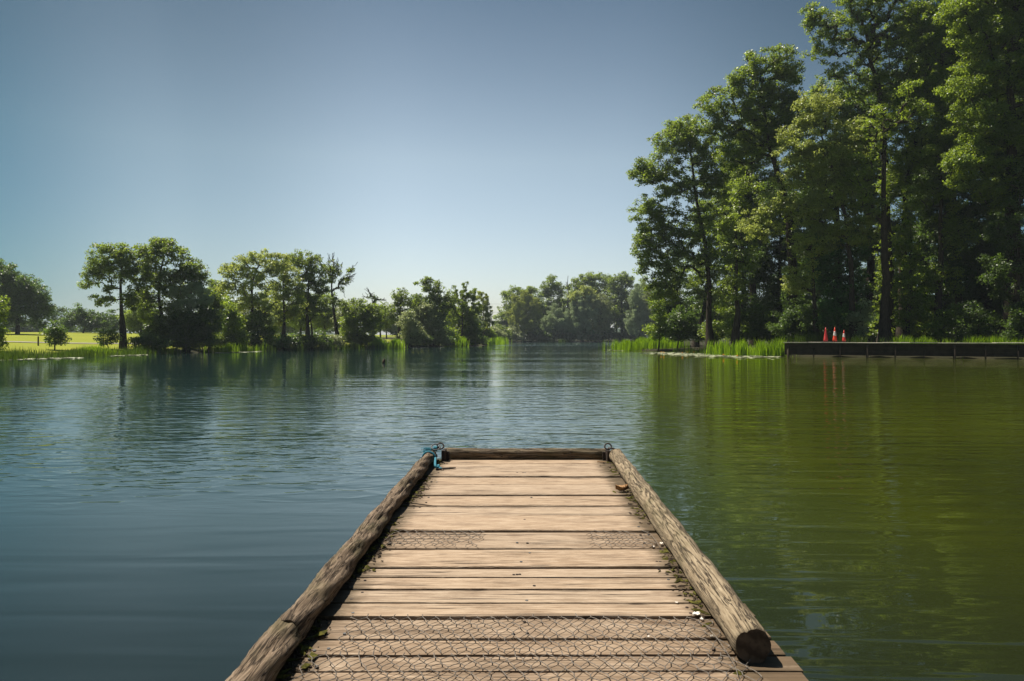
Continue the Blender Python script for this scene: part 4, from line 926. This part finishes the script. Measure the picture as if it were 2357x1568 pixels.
# blue twisted rope tied round the left log
m = N('blue_rope'); ROPE = m.surf(m.pbr(m.mix(m.noise(m.coords(), 120, 3), rgb(.012, .10, .16), rgb(.05, .27, .34)), .7, .3))
rc = dk(984, 1053, 0)
R_ = empty('rope', rc, 'blue twisted rope looped round the left log at the far corner', 'rope')
def smooth_path(pts, n):
    pts = np.array(pts, float); m_ = len(pts); o = []
    for i in range(m_ - 1):
        p0, p1, p2, p3 = pts[max(i - 1, 0)], pts[i], pts[i + 1], pts[min(i + 2, m_ - 1)]
        for t in np.linspace(0, 1, n, endpoint=False):
            o.append(.5 * ((2 * p1) + (-p0 + p2) * t + (2 * p0 - 5 * p1 + 4 * p2 - p3) * t * t + (-p0 + 3 * p1 - 3 * p2 + p3) * t ** 3))
    o.append(pts[-1]); return np.array(o)
lc = dk(990, 1053, rl)   # a point on the log axis
ldir = (L1 - L0) / np.linalg.norm(L1 - L0); la = np.cross(ldir, ez); la /= np.linalg.norm(la)
if la[0] < 0: la = -la
wr = [lc + ldir * .03 + (math.cos(t) * la + math.sin(t) * ez) * (.050) + ldir * (.05 * (1 - t / math.pi)) for t in np.linspace(math.pi * 1.05, .15, 9)]
wr += [dk(1002, 1073, .03), dk(1010, 1077, .012), dk(1015, 1079, .012)]
path_ = smooth_path(wr, 10)
b = MB(); Tn = np.gradient(path_, axis=0); Tn /= np.linalg.norm(Tn, axis=1)[:, None]; s_ = np.cumsum(np.r_[0, np.linalg.norm(np.diff(path_, axis=0), axis=1)])
u1 = np.cross(Tn, ez + .01); u1 /= np.linalg.norm(u1, axis=1)[:, None]; u2 = np.cross(u1, Tn)
fine_n = 4
idx_f = np.linspace(0, len(path_) - 1, len(path_) * fine_n)
ip = lambda arr: np.stack([np.interp(idx_f, np.arange(len(arr)), arr[:, k]) for k in range(3)], 1)
PP, U1, U2, SS = ip(path_), ip(u1), ip(u2), np.interp(idx_f, np.arange(len(s_)), s_)
for k in range(3):
    a = SS * 190 + k * 2 * math.pi / 3
    b.tube(PP + .0046 * (np.cos(a)[:, None] * U1 + np.sin(a)[:, None] * U2), .0052, 6)
b.build('rope_strands', ROPE, R_, True, offset=rc)
b = MB(); kc = dk(1007, 1074, .02)
for q in range(5):
    n1 = rng.normal(0, 1, 3); n1 /= np.linalg.norm(n1); n2 = np.cross(n1, ez); n2 /= np.linalg.norm(n2); b.tube(ringpts(kc, .013, n1, n2, 14), .006, 6, caps=False)
b.build('knot', ROPE, R_, True, offset=rc)
b = MB(); tc_ = dk(1000, 1033, .10)
for q in range(16):
    e = tc_ + np.array((-.09 + rng.normal(0, .012), rng.normal(0, .015), -.005 + rng.normal(0, .014)))
    b.tube(smooth_path([tc_ + rng.normal(0, .006, 3), (tc_ + e) / 2 + rng.normal(0, .006, 3), e], 4), .0022, 5)
for q in range(3): b.tube(ringpts(tc_ + (.008 * q, 0, 0), .016, ey, ez, 16), .0055, 6, caps=False)
b.build('frayed_end', ROPE, R_, True, offset=rc)
# steel snap hook lying on the deck at the rope's end
hc = dk(1022, 1078, .008); H_ = empty('snap_hook', hc, 'rusty snap hook lying on the planks at the rope end', 'snap hook')
b = MB(); b.tube(ringpts(dk(1013, 1079, .012), .018, ex, ey, 20), .004, 8, caps=False); b.build('eye', IRON, H_, True, offset=hc)
b = MB(); b.tube([dk(1018, 1078.5, .009), dk(1034, 1077.5, .009), dk(1049, 1077, .009)], [.006, .0055, .004], 8); b.tube([dk(1020, 1081, .009), dk(1036, 1080, .009), dk(1048, 1077.5, .009)], .0035, 8); b.build('shank', IRON, H_, True, offset=hc)

# chicken wire pinned over the planks
def wire(label, D0, D1, t0, t1, hexw=.046, hgt=.006, curl=0, fade=None):
    W_ = hexw; Hh = hexw * .92; segs = []; jit = {}
    def vx(i, j):
        k = (i, j)
        if k not in jit: jit[k] = rng.normal(0, .0042, 2), abs(rng.normal(0, .003))
        return k
    pos = {}
    rows_ = int(abs(D1 - D0) / Hh) + 1; cols = int((t1 - t0) / W_) + 1
    b = MB()
    def pt(j, i, kind):
        # kind 0: upper point, 1: lower point of the twisted link
        t = t0 + (i + (.5 if j % 2 else 0)) * W_; D = D0 - j * Hh * (1 if D1 < D0 else -1) + (kind - .5) * -.018
        k = (j, i, kind)
        if k not in jit: jit[k] = (rng.normal(0, .0026), rng.normal(0, .0020), abs(rng.normal(0, .0025)))
        a = jit[k]; wb = .006 * math.sin(t * 9 + j) 
        return dl(t + a[0], D + a[1] + wb, hgt + a[2])
    for j in range(rows_):
        for i in range(cols):
            if fade and rng.uniform() < fade(i / cols): continue
            p, q = pt(j, i, 0), pt(j, i, 1); b.tube([p, q], .0017, 4, caps=False)
            if j + 1 < rows_:
                i2 = i if j % 2 else i - 1
                for ii in (i2, i2 + 1):
                    if 0 <= ii < cols:
                        r = pt(j + 1, ii, 0); mm = (q + r) / 2 + (0, 0, .001); b.tube([q, mm, r], .0013, 4, caps=False)
    o = b.build('wire_netting', ZINC, J, offset=JO); o['label'] = label; return o
wire('torn wire netting on the left of the middle plank', DW(1222) - .02, DW(1262.5) + .005, -.62, -.17, .046, fade=lambda k: .05 + .35 * (k > .85))
wire('torn wire netting on the right of the middle plank', DW(1222) - .02, DW(1262.5) + .005, .30, .60, .046, fade=lambda k: .05 + .35 * (k < .2))
wire('wire netting across the second nearest plank', DW(1421.5) - .016, DW(1507), -.56, .60)
wire('wire netting across the nearest planks', DW(1507) - .016, DW(1507) - .55, -.62, .66)
# single loose wires
for pts in ([dk(1625, 1440, .01), dk(1655, 1475, .02), dk(1690, 1530, .012), dk(1700, 1560, .01)], [dk(1496, 1228, .01), dk(1510, 1245, .02), dk(1520, 1262, .006)], [dk(880, 1250, .01), dk(890, 1240, .03), dk(905, 1228, .006)]):
    b = MB(); b.tube(smooth_path(pts, 8), .0011, 5); b.build('loose_wire', ZINC, J, offset=JO)
# nail heads in the planks
for k in range(64):
    i = int(rng.integers(1, 17)); D = (Ds[i] + Ds[i + 1]) / 2 + rng.choice((-.3, .3)) * (Ds[i] - Ds[i + 1]) * .8 + rng.normal(0, .004)
    t = rng.choice((-.60, -.57, .55, .57, -.02, .03)) + rng.normal(0, .012); p = dl(t, D, .0)
    b = MB(); b.tube([p + (0, 0, -.002), p + (0, 0, .0022)], .0042 + .0005 * D, 8); b.build('nail_head', IRON if k % 3 else METAL, J, offset=JO)

# litter on the planks
m = N('dry_bark'); DRY = m.surf(m.pbr(m.ramp(m.noise(m.coords(), 60, 4), [(.3, (.12, .06, .025)), (.7, (.42, .25, .12))]), .8, .2))
m = N('petal_white'); PET = m.surf(m.pbr(rgb(.72, .66, .58), .6, .3))
m = N('moss'); MOSS = m.surf(m.pbr(m.ramp(m.noise(m.coords(), 80, 4), [(.3, (.03, .03, .008)), (.7, (.11, .10, .02))]), .95, .1))
def flake(name, label, cat, u, v, Lx, Ly, curl, mat, rz=0., lift=.004, group=None):
    c = dk(u, v, 0); b = MB(); nx_, ny_ = 9, 6; P = []
    cz, sz = math.cos(rz), math.sin(rz); ph = rng.uniform(0, 6)
    for i in range(nx_):
        for j in range(ny_):
            s, t = i / (nx_ - 1) - .5, j / (ny_ - 1) - .5
            wd_ = (1 - (2 * s) ** 2 * .75) * (1 + .15 * math.sin(9 * s + ph)); x, y = s * Lx, t * Ly * wd_
            z = lift + curl * (4 * t * t * .5 + s * s) * Ly + .0015 * math.sin(20 * s + ph)
            P.append(c + np.array((x * cz - y * sz, x * sz + y * cz, z)))
    n = len(P); P = np.array(P); P = np.vstack([P, P + (0, 0, .0018)])
    fs = [(i * ny_ + j, i * ny_ + j + 1, (i + 1) * ny_ + j + 1, (i + 1) * ny_ + j) for i in range(nx_ - 1) for j in range(ny_ - 1)]
    bd = [(i, 0) for i in range(nx_)] + [(nx_ - 1, j) for j in range(1, ny_)] + [(i, ny_ - 1) for i in range(nx_ - 2, -1, -1)] + [(0, j) for j in range(ny_ - 2, 0, -1)]
    ids = [i * ny_ + j for i, j in bd]
    fs += [tuple(q + n for q in f[::-1]) for f in fs] + [(ids[k], ids[(k + 1) % len(ids)], ids[(k + 1) % len(ids)] + n, ids[k] + n) for k in range(len(ids))]
    o = mesh(name, P, fs, mat, None, True, offset=c); o.location = c; return tag(o, label, cat, group)
flake('dry_leaf', 'curled orange brown dry leaf beside the right log', 'leaf', 1432, 1133, .085, .05, 1.1, DRY, .25, .006)
flake('bark_strip', 'pale curled bark strip lying near the left far corner', 'bark', 1040, 1055, .11, .022, 1.2, DRY, -.3, .012)
flake('bark_strip', 'thin twisted bark sliver beside the left corner bracket', 'bark', 1026, 1052, .05, .02, 1.8, DRY, .8, .014)
flake('bark_strip', 'thin dry sliver lying against the right log near its far end', 'bark', 1385, 1066, .07, .010, .8, DRY, -.2, .004)
flake('bark_strip', 'dry pale sliver on the first plank near the right corner', 'bark', 1374, 1058, .06, .008, .6, DRY, .1, .005)
for u, v, s, lab in ((1523, 1255, .028, 'large white petal beside the right log on the middle plank'), (1616, 1431, .020, 'round white petal by the right log on the near wire netting'), (1604, 1420, .040, 'long pale petal lying over a gap by the right log'),
                     (1493, 1471, .012, 'white petal on the wire netting left of the log end'), (1639, 1470, .013, 'white speck petal close to the sawn log end'), (1558, 1392, .014, 'small white petal on the plain plank at right'), (1505, 1262, .014, 'small white petal just left of the large one')):
    flake('petal', lab, 'petal', u, v, s * .8, s * .5, .5, PET, rng.uniform(0, 3), .004, 'white petals on the jetty')
b = MB(); p = [dk(u, v, .008) for u, v in ((910, 1163), (935, 1158), (965, 1161), (1005, 1166))]; b.tube(smooth_path(p, 8), np.linspace(.005, .002, 25), 7)
tag(b.build('twig', BARK, None, True), 'dark thin twig reaching in from the left log', 'twig')
# dirt and moss packed along both logs: uncountable crumbs
def crumbs(label, side, n, mat, s0=.0025, s1=.008):
    V, fs = [], []; k = 0
    for _ in range(n):
        D = rng.uniform(1.2, 5.35); 
        if math.sin(D * 5 + side) < rng.uniform(-.9, .5): continue
        off = abs(rng.normal(0, .030)); lx = (L0[0] + (L1[0] - L0[0]) * (L0[1] - D) / (L0[1] - L1[1])) if side < 0 else (R0[0] + (R1[0] - R0[0]) * (R0[1] - D) / (R0[1] - R1[1]))
        x = lx + (.032 + off) * (1 if side < 0 else -1); z = dl(0, D, 0)[2]; r = rng.uniform(s0, s1); sx, sy = rng.uniform(.6, 3.6), rng.uniform(.5, 1.2)
        P = np.array(((1, 0, 0), (-1, 0, 0), (0, 1, 0), (0, -1, 0), (0, 0, .6), (0, 0, -.4))) * (r * sx, r * sy, r) + rng.normal(0, r * .18, (6, 3)); a = rng.uniform(0, 3); c, s = math.cos(a), math.sin(a)
        P = P @ np.array(((c, s, 0), (-s, c, 0), (0, 0, 1))) + (x, D, z + r * .35); V += list(P)
        fs += [(k, k + 2, k + 4), (k + 2, k + 1, k + 4), (k + 1, k + 3, k + 4), (k + 3, k, k + 4), (k + 2, k, k + 5), (k + 1, k + 2, k + 5), (k + 3, k + 1, k + 5), (k, k + 3, k + 5)]; k += 6
    tag(mesh('dirt_crumbs', V, fs, mat), label, 'dirt', kind='stuff')
DIRT = dirty('dark_dirt', (.02, .014, .009), (.07, .048, .03), 50)
crumbs('dark dirt and needles packed along the left log', -1, 1500, DIRT); crumbs('dark dirt packed along the right log', 1, 700, DIRT, .002, .007)
crumbs('moss tufts along the left log', -1, 260, MOSS, .005, .013); crumbs('moss tufts along the right log', 1, 200, MOSS, .005, .011)

# ------------------------------------------------------------------ small things on and by the water
m = N('duck_brown'); DUK = m.surf(m.pbr(m.ramp(m.noise(m.coords(), 20, 3), [(.3, (.035, .022, .015)), (.7, (.12, .07, .045))]), .8, .2))
dx, dy = wat(883, 836.0)
b = MB(); pts = [(0, 0, -.08), (0, 0, 0), (.01, 0, .06), (.02, 0, .12), (.035, 0, .18), (.05, 0, .225), (.055, 0, .25)]
b.tube(pts, [.05, .085, .088, .07, .042, .018, .004], 14)
o = b.build('duck', DUK, None, True); o.location = (dx, dy, 0); tag(o, 'dark brown duck tipped up in the water with tail raised', 'duck')
m = N('white_feathers'); WHT = m.surf(m.pbr(rgb(.7, .7, .68), .7, .2))
for u, v, lab in ((744, 803.6, 'tiny white bird at the water edge below the half dead tree'), (824, 802.6, 'tiny white bird at the water edge below the leafy shrub')):
    x, y = wat(u, v); e = empty('water_bird', (x, y - 1.2, 0), lab, 'bird', 'white birds by the left shore')
    b = MB(); b.tube([(-.22, 0, .10), (-.12, 0, .09), (0, 0, .09), (.12, 0, .09), (.17, 0, .12)], [.01, .07, .10, .08, .03], 12)
    b.tube([(.14, 0, .12), (.19, 0, .20), (.20, 0, .27), (.23, 0, .28)], [.035, .025, .032, .022], 10); b.build('body', WHT, e, True)
    b = MB(); b.tube([(.24, 0, .28), (.29, 0, .27)], [.014, .003], 8); b.build('beak', OR, e, True)
# posts in the meadow
for i, (u, D) in enumerate(((88, 56), (114, 57), (140, 58), (238, 60), (310, 62), (672, 96), (690, 97), (742, 99))):
    p = at(u, HV, D); z = gz(p[0], D); b = MB(); b.tube([(0, 0, -.2), (0, 0, .75), (0, 0, .78)], [.06, .055, .03], 8)
    o = b.build('fence_post', DKW, None, True); o.location = (p[0], D, z)
    tag(o, ('first', 'second', 'third', 'fourth', 'fifth', 'sixth', 'seventh', 'eighth')[i] + ' short dark wooden post from the left beside the meadow path', 'post', 'wooden posts along the meadow path')
# overhead cables in the gap
m = N('cable'); CBL = m.surf(m.pbr(rgb(.08, .08, .08), .6, .3))
for i, (v, lab) in enumerate(((697, 'upper pale overhead cable crossing the gap between the trees'), (716, 'lower pale overhead cable crossing the gap between the trees'))):
    b = MB(); P = [at(u, v + 3 * math.sin((u - 1000) / 300 * math.pi), 330) for u in np.linspace(980, 1330, 30)]; b.tube(P, .035, 5)
    tag(b.build('overhead_cable', CBL, None, True), lab, 'cable', 'overhead cables beyond the lake')

# ------------------------------------------------------------------ summer haze
def haze():
    me_b = MB(); me_b.box((0, 0, 26), (6400, 6400, 62))
    m = N('summer_haze'); v = m.n('VolumePrincipled', {'Color': rgb(.75, .85, .95), 'Density': .00030, 'Anisotropy': .3}); m.t.links.new(v.outputs[0], m.out.inputs[1])
    o = me_b.build('haze', m.m); tag(o, 'thin pale summer haze over the lake', 'haze', kind='stuff')
USE_HAZE = True
if USE_HAZE: haze()

print('leaf faces', sum(len(o.data.polygons) for o in C.objects if o.type == 'MESH'))
